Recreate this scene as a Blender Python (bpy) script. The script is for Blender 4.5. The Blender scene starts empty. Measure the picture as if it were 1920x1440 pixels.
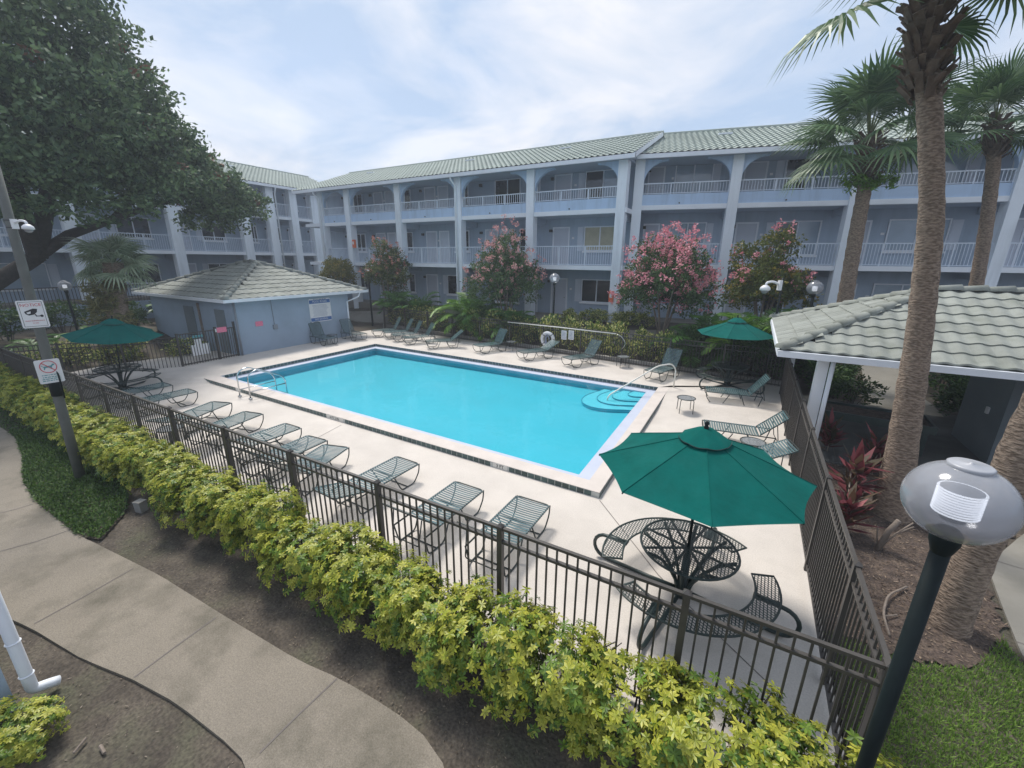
import bpy, math, random
import numpy as np
from mathutils import Vector, Matrix

random.seed(7)
rng = np.random.default_rng(7)
sc = bpy.context.scene
COL = sc.collection
R = math.radians

# ------------------------------------------------------------------ camera
F, PITCH, ROLL, YAW, H = 784.0, .2886, .0081, -.5122, 4.35      # focal length in photo pixels (1920 wide)
_f0 = np.array([math.sin(YAW), math.cos(YAW), 0.]); _r0 = np.array([math.cos(YAW), -math.sin(YAW), 0.]); _u0 = np.array([0, 0, 1.])
FWD = _f0 * math.cos(PITCH) - _u0 * math.sin(PITCH)
_up = _u0 * math.cos(PITCH) + _f0 * math.sin(PITCH)
RIGHT = _r0 * math.cos(ROLL) + _up * math.sin(ROLL)
UP = _up * math.cos(ROLL) - _r0 * math.sin(ROLL)
cam = bpy.data.cameras.new('camera'); camo = bpy.data.objects.new('camera', cam); COL.objects.link(camo)
camo.matrix_world = Matrix(((RIGHT[0], UP[0], -FWD[0], 0), (RIGHT[1], UP[1], -FWD[1], 0), (RIGHT[2], UP[2], -FWD[2], H), (0, 0, 0, 1)))
cam.sensor_width = 36; cam.sensor_fit = 'HORIZONTAL'; cam.lens = F / 1920 * 36
cam.clip_start = .05; cam.clip_end = 3000
sc.camera = camo

# ------------------------------------------------------------------ sky and sun
SUN_EL, SUN_AZ = R(60), math.atan2(-.70, .42)      # azimuth measured from +Y towards +X
wd = bpy.data.worlds.new('World'); sc.world = wd; wd.use_nodes = True
nt = wd.node_tree; N = nt.nodes; L = nt.links
for n in list(N): N.remove(n)
out = N.new('ShaderNodeOutputWorld'); bg = N.new('ShaderNodeBackground'); bg.inputs[1].default_value = .083
sky = N.new('ShaderNodeTexSky'); sky.sky_type = 'NISHITA'; sky.sun_disc = False
sky.sun_elevation = SUN_EL; sky.sun_rotation = SUN_AZ; sky.air_density = 1.0; sky.dust_density = 2.0; sky.ozone_density = 1.2
tc = N.new('ShaderNodeTexCoord'); sep = N.new('ShaderNodeSeparateXYZ'); L.new(tc.outputs['Generated'], sep.inputs[0])
mz = N.new('ShaderNodeMath'); mz.operation = 'MAXIMUM'; mz.inputs[1].default_value = 0.0; L.new(sep.outputs[2], mz.inputs[0])
az = N.new('ShaderNodeMath'); az.operation = 'ADD'; az.inputs[1].default_value = .22; L.new(mz.outputs[0], az.inputs[0])
dv = N.new('ShaderNodeVectorMath'); dv.operation = 'DIVIDE'
cb = N.new('ShaderNodeCombineXYZ')
for i in range(3): L.new(az.outputs[0], cb.inputs[i])
L.new(tc.outputs['Generated'], dv.inputs[0]); L.new(cb.outputs[0], dv.inputs[1])
n1 = N.new('ShaderNodeTexNoise'); n1.inputs['Scale'].default_value = 1.25; n1.inputs['Detail'].default_value = 7; n1.inputs['Roughness'].default_value = .52; n1.inputs['Distortion'].default_value = .25
L.new(dv.outputs[0], n1.inputs['Vector'])
rp = N.new('ShaderNodeValToRGB'); rp.color_ramp.elements[0].position = .34; rp.color_ramp.elements[1].position = .68
rp.color_ramp.elements[0].color = (.80, .80, .80, 1); rp.color_ramp.elements[1].color = (1, 1, 1, 1)
L.new(n1.outputs[0], rp.inputs[0])
n2 = N.new('ShaderNodeTexNoise'); n2.inputs['Scale'].default_value = 1.5; n2.inputs['Distortion'].default_value = .5; n2.inputs['Detail'].default_value = 8; n2.inputs['Roughness'].default_value = .55
L.new(dv.outputs[0], n2.inputs['Vector'])
cr = N.new('ShaderNodeValToRGB'); cr.color_ramp.elements[0].position = .40; cr.color_ramp.elements[1].position = .62
cr.color_ramp.elements[0].color = (2.95, 3.75, 5.0, 1); cr.color_ramp.elements[1].color = (5.35, 5.45, 5.8, 1)
L.new(n2.outputs[0], cr.inputs[0])
mx = N.new('ShaderNodeMix'); mx.data_type = 'RGBA'
L.new(rp.outputs[0], mx.inputs['Factor']); L.new(sky.outputs[0], mx.inputs[6]); L.new(cr.outputs[0], mx.inputs[7])
L.new(mx.outputs[2], bg.inputs[0]); L.new(bg.outputs[0], out.inputs[0])

sun = bpy.data.lights.new('sun', 'SUN'); suno = bpy.data.objects.new('sun', sun); COL.objects.link(suno)
sun.energy = 1.85; sun.angle = R(15); sun.color = (1, .95, .87)
sd = Vector((math.sin(SUN_AZ) * math.cos(SUN_EL), math.cos(SUN_AZ) * math.cos(SUN_EL), math.sin(SUN_EL)))
suno.rotation_euler = sd.to_track_quat('Z', 'Y').to_euler()

sc.view_settings.view_transform = 'Standard'; sc.view_settings.look = 'None'
sc.view_settings.exposure = 1.1; sc.view_settings.gamma = 1; sc.view_settings.use_curve_mapping = False

# ------------------------------------------------------------------ photo pixel -> place
def ray(x, y):
    return RIGHT * ((x - 960) / F) - UP * ((y - 720) / F) + FWD
def G(x, y, z=0.):
    d = ray(x, y); t = (z - H) / d[2]; return np.array([d[0] * t, d[1] * t, z])
def PY(x, y, Y):
    d = ray(x, y); t = Y / d[1]; return np.array([d[0] * t, Y, H + d[2] * t])
def PX(x, y, X):
    d = ray(x, y); t = X / d[0]; return np.array([X, d[1] * t, H + d[2] * t])
def PD(x, y, dep):
    d = ray(x, y); return np.array([0, 0, H]) + d * dep
def S(t):
    t = min(1., max(0., t)); return t * t * (3 - 2 * t)

# ------------------------------------------------------------------ materials
MAT = {}
def mat(name, col, rough=.75, var=.12, scale=3., bump=0., bscale=60., metal=0., spec=.5, dirt=None, dscale=1.2, damt=.4, speck=0., sscale=130., streak=False, orand=0.):
    m = bpy.data.materials.new(name); m.use_nodes = True; t = m.node_tree; n = t.nodes; l = t.links
    b = n['Principled BSDF']; b.inputs['Roughness'].default_value = rough; b.inputs['Metallic'].default_value = metal
    b.inputs['Specular IOR Level'].default_value = spec
    g = n.new('ShaderNodeNewGeometry')
    no = n.new('ShaderNodeTexNoise'); no.inputs['Scale'].default_value = scale; no.inputs['Detail'].default_value = 6; no.inputs['Roughness'].default_value = .6
    l.new(g.outputs['Position'], no.inputs['Vector'])
    r = n.new('ShaderNodeValToRGB'); r.color_ramp.elements[0].position = .3; r.color_ramp.elements[1].position = .7
    c = np.array(col[:3])
    r.color_ramp.elements[0].color = (*np.clip(c * (1 - var), 0, 1), 1); r.color_ramp.elements[1].color = (*np.clip(c * (1 + var), 0, 1), 1)
    l.new(no.outputs[0], r.inputs[0]); last = r.outputs[0]
    if dirt is not None:
        n3 = n.new('ShaderNodeTexNoise'); n3.inputs['Scale'].default_value = dscale; n3.inputs['Detail'].default_value = 8; n3.inputs['Roughness'].default_value = .65
        if streak:
            mp = n.new('ShaderNodeMapping'); mp.inputs['Scale'].default_value = (2.2, 2.2, .28); l.new(g.outputs['Position'], mp.inputs[0]); l.new(mp.outputs[0], n3.inputs['Vector'])
        else: l.new(g.outputs['Position'], n3.inputs['Vector'])
        r3 = n.new('ShaderNodeValToRGB'); r3.color_ramp.elements[0].position = .48; r3.color_ramp.elements[1].position = .72
        r3.color_ramp.elements[0].color = (0, 0, 0, 1); r3.color_ramp.elements[1].color = (damt, damt, damt, 1)
        l.new(n3.outputs[0], r3.inputs[0])
        mm = n.new('ShaderNodeMix'); mm.data_type = 'RGBA'; mm.inputs[7].default_value = (*dirt, 1)
        l.new(r3.outputs[0], mm.inputs['Factor']); l.new(last, mm.inputs[6]); last = mm.outputs[2]
    if orand:
        oi = n.new('ShaderNodeObjectInfo'); m2 = n.new('ShaderNodeMapRange'); m2.inputs['To Min'].default_value = 1 - orand; m2.inputs['To Max'].default_value = 1 + orand; l.new(oi.outputs['Random'], m2.inputs[0])
        v2 = n.new('ShaderNodeVectorMath'); v2.operation = 'SCALE'; l.new(last, v2.inputs[0]); l.new(m2.outputs[0], v2.inputs['Scale']); last = v2.outputs[0]
    if speck:
        n5 = n.new('ShaderNodeTexNoise'); n5.inputs['Scale'].default_value = sscale; n5.inputs['Detail'].default_value = 3; l.new(g.outputs['Position'], n5.inputs['Vector'])
        mr = n.new('ShaderNodeMapRange'); mr.inputs['From Min'].default_value = .3; mr.inputs['From Max'].default_value = .7; mr.inputs['To Min'].default_value = 1 - speck; mr.inputs['To Max'].default_value = 1 + speck; l.new(n5.outputs[0], mr.inputs[0])
        vm = n.new('ShaderNodeVectorMath'); vm.operation = 'SCALE'; l.new(last, vm.inputs[0]); l.new(mr.outputs[0], vm.inputs['Scale']); last = vm.outputs[0]
    l.new(last, b.inputs['Base Color'])
    if bump:
        n4 = n.new('ShaderNodeTexNoise'); n4.inputs['Scale'].default_value = bscale; n4.inputs['Detail'].default_value = 4
        l.new(g.outputs['Position'], n4.inputs['Vector'])
        bp = n.new('ShaderNodeBump'); bp.inputs['Strength'].default_value = bump; bp.inputs['Distance'].default_value = .02
        l.new(n4.outputs[0], bp.inputs['Height']); l.new(bp.outputs[0], b.inputs['Normal'])
    MAT[name] = m; return m

def leafmat(name, transl=.35, rough=.45, gain=1.0):
    m = bpy.data.materials.new(name); m.use_nodes = True; t = m.node_tree; n = t.nodes; l = t.links
    b = n['Principled BSDF']; b.inputs['Roughness'].default_value = rough; b.inputs['Specular IOR Level'].default_value = .35
    a = n.new('ShaderNodeAttribute'); a.attribute_name = 'Col'
    l.new(a.outputs['Color'], b.inputs['Base Color'])
    tr = n.new('ShaderNodeBsdfTranslucent'); l.new(a.outputs['Color'], tr.inputs[0])
    ms = n.new('ShaderNodeMixShader'); ms.inputs[0].default_value = transl
    l.new(b.outputs[0], ms.inputs[1]); l.new(tr.outputs[0], ms.inputs[2]); l.new(ms.outputs[0], n['Material Output'].inputs[0])
    MAT[name] = m; return m

mat('deck', (.585, .535, .485), .85, .09, .9, .25, 90, dirt=(.40, .36, .32), dscale=.7, damt=.45, speck=.10, sscale=60)
mat('coping', (.60, .54, .495), .85, .06, 2.5, .2, 90, dirt=(.42, .38, .34), dscale=1.4, damt=.3)
mat('joint', (.16, .14, .13), .95, .1)
mat('tile_green', (.045, .085, .085), .25, .25, 9., orand=.3)
mat('grout', (.50, .52, .50), .9, .1, 9)
mat('marker', (.68, .67, .63), .5, .06)
mat('ink', (.025, .025, .03), .6, .1)
mat('basin', (.05, .455, .565), .6, .05, .5)
mat('step', (.13, .56, .66), .6, .04, .8)
mat('step_edge', (.03, .27, .38), .6, .05)
mat('ledge', (.46, .50, .60), .6, .05, 2.)
mat('bronze', (.058, .052, .047), .45, .15, 6., spec=.5)
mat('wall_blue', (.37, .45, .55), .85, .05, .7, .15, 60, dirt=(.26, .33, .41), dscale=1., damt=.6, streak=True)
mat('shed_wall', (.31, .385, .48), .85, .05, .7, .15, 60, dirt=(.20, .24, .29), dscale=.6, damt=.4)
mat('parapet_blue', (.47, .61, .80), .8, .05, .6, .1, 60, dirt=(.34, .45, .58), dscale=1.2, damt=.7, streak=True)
mat('trim', (.78, .84, .90), .7, .04, .8, dirt=(.55, .60, .65), dscale=1.2, damt=.6, streak=True)
mat('white_paint', (.78, .80, .83), .5, .04, 2.)
mat('railing', (.66, .73, .82), .6, .05, 2.)
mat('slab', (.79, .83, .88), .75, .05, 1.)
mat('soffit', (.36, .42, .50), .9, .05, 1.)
mat('door', (.50, .54, .62), .6, .05, 1.)
mat('shutter', (.56, .61, .69), .7, .05, 2.)
mat('window_frame', (.72, .76, .82), .5, .04, 2.)
mat('glass_dark', (.020, .024, .032), .06, .3, .8, spec=.8)
mat('glass_pale', (.30, .38, .47), .10, .12, .8, spec=.8)
mat('curtain', (.46, .43, .32), .9, .12, 3.)
mat('roof_tile', (.25, .265, .24), .8, .16, 2.2, .25, 50, dirt=(.15, .165, .13), dscale=1.8, damt=.6, orand=.10)
mat('roof_under', (.06, .065, .055), .9, .2, 3.)
mat('roof_far', (.30, .345, .315), .85, .10, .5, dirt=(.24, .28, .24), dscale=.4, damt=.4)
mat('gutter', (.76, .79, .84), .5, .05, 2.)
mat('frame_green', (.028, .040, .038), .4, .2, 5.)
mat('strap', (.065, .120, .130), .30, .18, 5., spec=.6, orand=.2)
mat('canvas', (.002, .092, .080), .95, .14, 3.5, .35, 9, spec=.12, dirt=(.012, .125, .11), dscale=2.2, damt=.5)
mat('table_green', (.022, .038, .036), .4, .2, 6.)
mat('steel', (.62, .63, .64), .22, .05, 4., metal=1.)
mat('rail_white', (.72, .70, .64), .4, .05)
mat('post_black', (.007, .013, .014), .55, .2, 8., spec=.2)
mat('lamp_body', (.22, .225, .25), .5, .1)
mat('post_grey', (.12, .125, .115), .8, .15, 5., .2, 40)
mat('plastic_white', (.74, .74, .76), .4, .04)
mat('lens_dark', (.02, .02, .025), .15, .1)
mat('sign_white', (.72, .72, .73), .45, .04, 3.)
mat('sign_red', (.55, .07, .09), .5, .1)
mat('sign_pink', (.74, .20, .30), .5, .12, 20.)
mat('sign_blue', (.055, .14, .36), .5, .08)
mat('sign_teal', (.10, .30, .33), .5, .1)
mat('text_grey', (.30, .33, .42), .6, .1)
mat('orange', (.75, .16, .06), .5, .1)
mat('sidewalk', (.225, .196, .158), .9, .10, 1.1, .35, 140, dirt=(.090, .082, .060), dscale=1.0, damt=.9, speck=.22, sscale=70)
mat('sidewalk_wet', (.135, .120, .098), .85, .15, 2., .4, 140, dirt=(.09, .085, .06), dscale=1.6, damt=.7, speck=.3, sscale=40)
mat('path', (.24, .225, .195), .9, .10, 1.2, .3, 120, dirt=(.14, .13, .10), dscale=.8, damt=.6)
mat('soil', (.085, .070, .055), .95, .45, 2.2, .9, 22, dirt=(.050, .060, .030), dscale=1.1, damt=.85, speck=.4, sscale=35)
mat('mulch', (.070, .050, .040), .95, .5, 6., 1., 30, dirt=(.17, .125, .09), dscale=7., damt=.7, speck=.5, sscale=40)
mat('bark', (.055, .048, .042), .95, .3, 8., .8, 30)
mat('bark_pale', (.22, .18, .15), .9, .25, 8., .5, 30)
mat('boots', (.12, .088, .066), .95, .4, 9., .6, 40)
mat('chip', (.34, .27, .21), .9, .35, 9.)
mat('interior_shade', (.010, .011, .012), .95, .1)  # shade of the store room put into a near-black colour
mat('pav_floor', (.085, .088, .085), .85, .2, 1.5, .3, 60)
mat('pav_wall', (.17, .20, .22), .85, .08, 1.)
mat('conduit', (.22, .24, .27), .6, .1)
mat('concrete_box', (.30, .29, .27), .9, .15, 4.)
mat('lamp_core', (.85, .86, .90), .3, .03)
mat('globe_cap', (.36, .37, .40), .4, .06)
_lc = MAT['lamp_core'].node_tree.nodes['Principled BSDF']; _lc.inputs['Emission Color'].default_value = (.95, .97, 1, 1); _lc.inputs['Emission Strength'].default_value = .5
leafmat('leaf', .28, .6); leafmat('hedge_leaf', .30, .40); leafmat('blossom', .3, .6); leafmat('frond', .22, .42); leafmat('grass', .3, .6)

def trunkmat():
    m = mat('palm_trunk', (.27, .205, .155), .95, .3, 7., 0)
    t = m.node_tree; n = t.nodes; l = t.links; b = n['Principled BSDF']
    g = n.new('ShaderNodeNewGeometry'); mp = n.new('ShaderNodeMapping'); mp.inputs['Scale'].default_value = (16, 16, 42)
    l.new(g.outputs['Position'], mp.inputs[0])
    w = n.new('ShaderNodeTexNoise'); w.inputs['Scale'].default_value = 1.; w.inputs['Detail'].default_value = 5
    l.new(mp.outputs[0], w.inputs['Vector'])
    bp = n.new('ShaderNodeBump'); bp.inputs['Strength'].default_value = 1.; bp.inputs['Distance'].default_value = .035
    l.new(w.outputs[0], bp.inputs['Height']); l.new(bp.outputs[0], b.inputs['Normal'])
    r = n.new('ShaderNodeValToRGB'); r.color_ramp.elements[0].position = .38; r.color_ramp.elements[1].position = .62
    r.color_ramp.elements[0].color = (.095, .064, .046, 1); r.color_ramp.elements[1].color = (.36, .275, .21, 1)
    l.new(w.outputs[0], r.inputs[0])
    old = b.inputs['Base Color'].links[0].from_socket
    mm = n.new('ShaderNodeMix'); mm.data_type = 'RGBA'; mm.inputs['Factor'].default_value = .65
    l.new(old, mm.inputs[6]); l.new(r.outputs[0], mm.inputs[7]); l.new(mm.outputs[2], b.inputs['Base Color'])
trunkmat()

def watermat():
    m = bpy.data.materials.new('water'); m.use_nodes = True; t = m.node_tree; n = t.nodes; l = t.links
    for x in list(n): n.remove(x)
    o = n.new('ShaderNodeOutputMaterial'); tr = n.new('ShaderNodeBsdfTransparent'); tr.inputs[0].default_value = (.80, .97, .99, 1)
    gl = n.new('ShaderNodeBsdfGlossy'); gl.inputs['Roughness'].default_value = .02
    fr = n.new('ShaderNodeFresnel'); fr.inputs[0].default_value = 1.33
    ms = n.new('ShaderNodeMixShader')
    g = n.new('ShaderNodeNewGeometry'); no = n.new('ShaderNodeTexNoise'); no.inputs['Scale'].default_value = 2.6; no.inputs['Detail'].default_value = 4
    l.new(g.outputs['Position'], no.inputs['Vector'])
    bp = n.new('ShaderNodeBump'); bp.inputs['Strength'].default_value = .16; bp.inputs['Distance'].default_value = .05
    l.new(no.outputs[0], bp.inputs['Height'])
    l.new(bp.outputs[0], gl.inputs['Normal']); l.new(bp.outputs[0], fr.inputs['Normal'])
    l.new(fr.outputs[0], ms.inputs[0]); l.new(tr.outputs[0], ms.inputs[1]); l.new(gl.outputs[0], ms.inputs[2]); l.new(ms.outputs[0], o.inputs[0])
    MAT['water'] = m
watermat()

def globemat(name, tint, fac):
    m = bpy.data.materials.new(name); m.use_nodes = True; t = m.node_tree; n = t.nodes; l = t.links
    for x in list(n): n.remove(x)
    o = n.new('ShaderNodeOutputMaterial'); tr = n.new('ShaderNodeBsdfTransparent'); tr.inputs[0].default_value = (.85, .87, .92, 1)
    b = n.new('ShaderNodeBsdfPrincipled'); b.inputs['Base Color'].default_value = (*tint, 1); b.inputs['Roughness'].default_value = .12; b.inputs['Specular IOR Level'].default_value = .9
    no = n.new('ShaderNodeTexNoise'); no.inputs['Scale'].default_value = 6.; g = n.new('ShaderNodeNewGeometry'); l.new(g.outputs['Position'], no.inputs['Vector'])
    mp = n.new('ShaderNodeMapRange'); mp.inputs['To Min'].default_value = fac - .08; mp.inputs['To Max'].default_value = fac + .08; l.new(no.outputs[0], mp.inputs[0])
    ms = n.new('ShaderNodeMixShader'); l.new(mp.outputs[0], ms.inputs[0]); l.new(tr.outputs[0], ms.inputs[1]); l.new(b.outputs[0], ms.inputs[2]); l.new(ms.outputs[0], o.inputs[0])
    MAT[name] = m
globemat('globe_glass', (.40, .41, .44), .58)
globemat('table_glass', (.30, .32, .33), .60)

# ------------------------------------------------------------------ mesh helpers
class MB:
    def __init__(s): s.v = []; s.f = []; s.c = []
    def add(s, vs, fs):
        o = len(s.v); s.v += [tuple(float(q) for q in p) for p in vs]; s.f += [tuple(i + o for i in f) for f in fs]; return s
    def box(s, x0, x1, y0, y1, z0, z1):
        return s.add([(x0, y0, z0), (x1, y0, z0), (x1, y1, z0), (x0, y1, z0), (x0, y0, z1), (x1, y0, z1), (x1, y1, z1), (x0, y1, z1)],
                     [(0, 3, 2, 1), (4, 5, 6, 7), (0, 1, 5, 4), (1, 2, 6, 5), (2, 3, 7, 6), (3, 0, 4, 7)])
    def cbox(s, c, sx, sy, sz): return s.box(c[0] - sx / 2, c[0] + sx / 2, c[1] - sy / 2, c[1] + sy / 2, c[2] - sz / 2, c[2] + sz / 2)
    def bar(s, a, b, w, h, up=(0, 0, 1)):
        a = Vector(a); b = Vector(b); d = (b - a).normalized(); x = d.cross(Vector(up))
        if x.length < 1e-4: x = Vector((1, 0, 0))
        x.normalize(); y = x.cross(d); vs = []
        for p in (a, b):
            for i, j in ((-1, -1), (1, -1), (1, 1), (-1, 1)): vs.append(p + x * (w / 2 * i) + y * (h / 2 * j))
        return s.add(vs, [(0, 1, 2, 3), (7, 6, 5, 4), (0, 4, 5, 1), (1, 5, 6, 2), (2, 6, 7, 3), (3, 7, 4, 0)])
    def tube(s, pts, r, n=8, closed=False, cap=True):
        pts = [Vector(p) for p in pts]; m = len(pts); rs = r if hasattr(r, '__len__') else [r] * m
        o = len(s.v); prev = None
        for i, p in enumerate(pts):
            if closed: d = (pts[(i + 1) % m] - pts[i - 1])
            else: d = pts[min(i + 1, m - 1)] - pts[max(i - 1, 0)]
            d.normalize()
            if prev is None:
                x = d.cross(Vector((0, 0, 1)))
                if x.length < .05: x = d.cross(Vector((0, 1, 0)))
            else:
                x = prev - d * prev.dot(d)
                if x.length < 1e-3: x = d.orthogonal()
            x.normalize(); prev = x; y = d.cross(x)
            for k in range(n):
                a = 2 * math.pi * k / n; q = p + (x * math.cos(a) + y * math.sin(a)) * rs[i]; s.v.append(tuple(q))
        for i in range(m if closed else m - 1):
            j = (i + 1) % m
            for k in range(n):
                k2 = (k + 1) % n; s.f.append((o + i * n + k, o + i * n + k2, o + j * n + k2, o + j * n + k))
        if cap and not closed:
            s.f.append(tuple(o + k for k in range(n))[::-1]); s.f.append(tuple(o + (m - 1) * n + k for k in range(n)))
        return s
    def lathe(s, prof, n=20, c=(0, 0, 0)):
        o = len(s.v)
        for r, z in prof:
            for k in range(n):
                a = 2 * math.pi * k / n; s.v.append((c[0] + r * math.cos(a), c[1] + r * math.sin(a), c[2] + z))
        for i in range(len(prof) - 1):
            for k in range(n):
                k2 = (k + 1) % n; s.f.append((o + i * n + k, o + i * n + k2, o + (i + 1) * n + k2, o + (i + 1) * n + k))
        return s
    def prism(s, poly, z0, z1):
        n = len(poly); o = [(p[0], p[1], z0) for p in poly] + [(p[0], p[1], z1) for p in poly]
        return s.add(o, [tuple(range(n))[::-1], tuple(range(n, 2 * n))] + [(i, (i + 1) % n, n + (i + 1) % n, n + i) for i in range(n)])
    def prism_y(s, poly, y0, y1):      # outline in x,z
        n = len(poly); o = [(p[0], y0, p[1]) for p in poly] + [(p[0], y1, p[1]) for p in poly]
        return s.add(o, [tuple(range(n)), tuple(range(n, 2 * n))[::-1]] + [((i + 1) % n, i, n + i, n + (i + 1) % n) for i in range(n)])
    def quad(s, a, b, c, d): return s.add([a, b, c, d], [(0, 1, 2, 3)])
    def strip(s, A, B):                 # sheet between two edge lines
        n = len(A); return s.add(list(A) + list(B), [(i, i + 1, n + i + 1, n + i) for i in range(n - 1)])
    def mesh(s, name, m=None, smooth=False):
        me = bpy.data.meshes.new(name); me.from_pydata(s.v, [], s.f)
        if m: me.materials.append(MAT[m])
        if smooth: me.polygons.foreach_set('use_smooth', [True] * len(me.polygons))
        me.update(); return me
    def obj(s, name, m, parent=None, smooth=False, loc=None, rz=0.):
        return link(name, s.mesh(name, m, smooth), parent, loc, rz)
def link(name, me, parent=None, loc=None, rz=0., rot=None, scale=None):
    o = bpy.data.objects.new(name, me); COL.objects.link(o)
    if parent is not None: o.parent = parent
    if loc is not None: o.location = [float(q) for q in loc]
    if rot is not None: o.rotation_euler = rot
    elif rz: o.rotation_euler = (0, 0, rz)
    if scale is not None: o.scale = (scale,) * 3 if not hasattr(scale, '__len__') else scale
    return o
def tag(o, label, cat, group=None):
    o['label'] = label; o['category'] = cat
    if group: o['group'] = group
    return o
def thing(name, label, cat, loc=(0, 0, 0), rz=0., group=None):
    o = bpy.data.objects.new(name, None); COL.objects.link(o); o.location = [float(q) for q in loc]; o.rotation_euler = (0, 0, rz)
    o.empty_display_size = .2
    return tag(o, label, cat, group)
def struct(o): o['kind'] = 'structure'; return o
def stuff(o): o['kind'] = 'stuff'; return o
def copy_tree(o, parent=None, label=None, group=None):
    c = o.copy(); COL.objects.link(c); c.parent = parent
    if label: c['label'] = label
    if group: c['group'] = group
    for ch in list(o.children): copy_tree(ch, c)
    return c
_txt = {}
def text_mesh(body, size, m, depth=.002):
    k = (body, size, m)
    if k in _txt: return _txt[k]
    cu = bpy.data.curves.new('lettering', 'FONT'); cu.body = body; cu.size = size; cu.align_x = 'CENTER'; cu.align_y = 'CENTER'; cu.extrude = depth; cu.resolution_u = 2
    ob = bpy.data.objects.new('lettering', cu); COL.objects.link(ob)
    dg = bpy.context.evaluated_depsgraph_get(); me = bpy.data.meshes.new_from_object(ob.evaluated_get(dg))
    bpy.data.objects.remove(ob); bpy.data.curves.remove(cu)
    me.materials.clear(); me.materials.append(MAT[m]); _txt[k] = me; return me

def leaves(name, c, a, b, Lg, Wd, cols, m='leaf', margin=None):
    """c centres (base), a axis, b side vectors; one pointed leaf each. margin: second colour on the leaf edge."""
    n = len(c); Lg = np.broadcast_to(Lg, (n,))[:, None]; Wd = np.broadcast_to(Wd, (n,))[:, None]
    me = bpy.data.meshes.new(name)
    if margin is None:
        v = np.stack([c, c + a * Lg * .5 + b * Wd * .5, c + a * Lg, c + a * Lg * .5 - b * Wd * .5], 1).reshape(-1, 3)
        me.vertices.add(4 * n); me.loops.add(4 * n); me.polygons.add(n)
        me.vertices.foreach_set('co', v.ravel().astype(np.float32))
        me.loops.foreach_set('vertex_index', np.arange(4 * n, dtype=np.int32))
        me.polygons.foreach_set('loop_start', np.arange(0, 4 * n, 4, dtype=np.int32))
        C = np.repeat(cols, 4, 0)
    else:
        up = np.cross(a, b); 
        v = np.stack([c, c + a * Lg * .55 + b * Wd * .5 + up * Wd * .15, c + a * Lg, c + a * Lg * .55 - b * Wd * .5 + up * Wd * .15, c + a * Lg * .5], 1).reshape(-1, 3)
        me.vertices.add(5 * n); me.loops.add(12 * n); me.polygons.add(4 * n)
        me.vertices.foreach_set('co', v.ravel().astype(np.float32))
        base = (np.arange(n) * 5)[:, None]; idx = np.array([0, 1, 4, 1, 2, 4, 2, 3, 4, 3, 0, 4])[None]
        me.loops.foreach_set('vertex_index', (base + idx).ravel().astype(np.int32))
        me.polygons.foreach_set('loop_start', np.arange(0, 12 * n, 3, dtype=np.int32))
        C = np.stack([cols, margin, margin, margin, cols], 1).reshape(-1, 3)
    me.update(calc_edges=True); me.validate()
    at = me.color_attributes.new('Col', 'FLOAT_COLOR', 'POINT')
    at.data.foreach_set('color', np.concatenate([C, np.ones((len(C), 1))], 1).ravel().astype(np.float32))
    me.materials.append(MAT[m]); return me
def unit(v): return v / np.maximum(np.linalg.norm(v, axis=-1, keepdims=True), 1e-9)
def randdir(n, r=None):
    r = r or rng
    return unit(r.normal(size=(n, 3)))
def tint(n, c0, c1, r=None, p=1.):
    t = (r or rng).random((n, 1)) ** p; return np.array(c0) * (1 - t) + np.array(c1) * t
def cloud(lobes, per, clump_r, r, flat=.75, shell=.55):
    """points in clumps spread over the outer volume of ellipsoid lobes; returns centres and outward directions"""
    C = []; D = []
    for (c, rad, nclump) in lobes:
        c = np.array(c, float); rad = np.array(rad, float)
        d = randdir(nclump, r); d[:, 2] = np.where(d[:, 2] < -.55, -d[:, 2] * .5, d[:, 2]); d = unit(d)
        rr = (shell + (1 - shell) * r.random((nclump, 1)) ** .6) * (1 + .10 * r.normal(size=(nclump, 1)))
        cc = c + d * rr * rad
        for q, dd in zip(cc, d):
            m = max(4, int(per * r.uniform(.6, 1.4))); cr = clump_r * r.uniform(.65, 1.35)
            e = randdir(m, r); p = q + e * cr * (r.random((m, 1)) ** .45) * np.array([1, 1, flat])
            C.append(p); D.append(unit(e * .6 + dd * .7 + np.array([0, 0, .25])))
    return np.concatenate(C), np.concatenate(D)
def foliage(name, C, D, Lg, Wd, c0, c1, r, m='leaf', p=1.):
    n = len(C); a = unit(D + .9 * r.normal(size=(n, 3))); b = unit(np.cross(a, randdir(n, r)))
    cols = tint(n, c0, c1, r, p)
    return leaves(name, C - a * (np.array(Lg).mean() * .5), a, b, Lg * r.uniform(.7, 1.3, n), Wd * r.uniform(.7, 1.3, n), cols, m)
# ================================================================== the setting
PI_NL, PI_NR, PI_FR, PI_FL = G(412, 705, .12), G(1105, 900, .12), G(1234.5, 726, .12), G(704, 644.5, .12)   # inner edge of the pool
PO_NL, PO_NR, PO_FR = G(382, 709, .12), G(1124, 924, .12), G(1257.5, 723, .12)                               # outer edge of the raised coping
FAR_A, FAR_B = np.array([-20.4, 19.2]), np.array([1.36, 16.9])                                               # line of the far fence
def far_v(u): return FAR_A[1] + (FAR_B[1] - FAR_A[1]) * (u - FAR_A[0]) / (FAR_B[0] - FAR_A[0])

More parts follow.
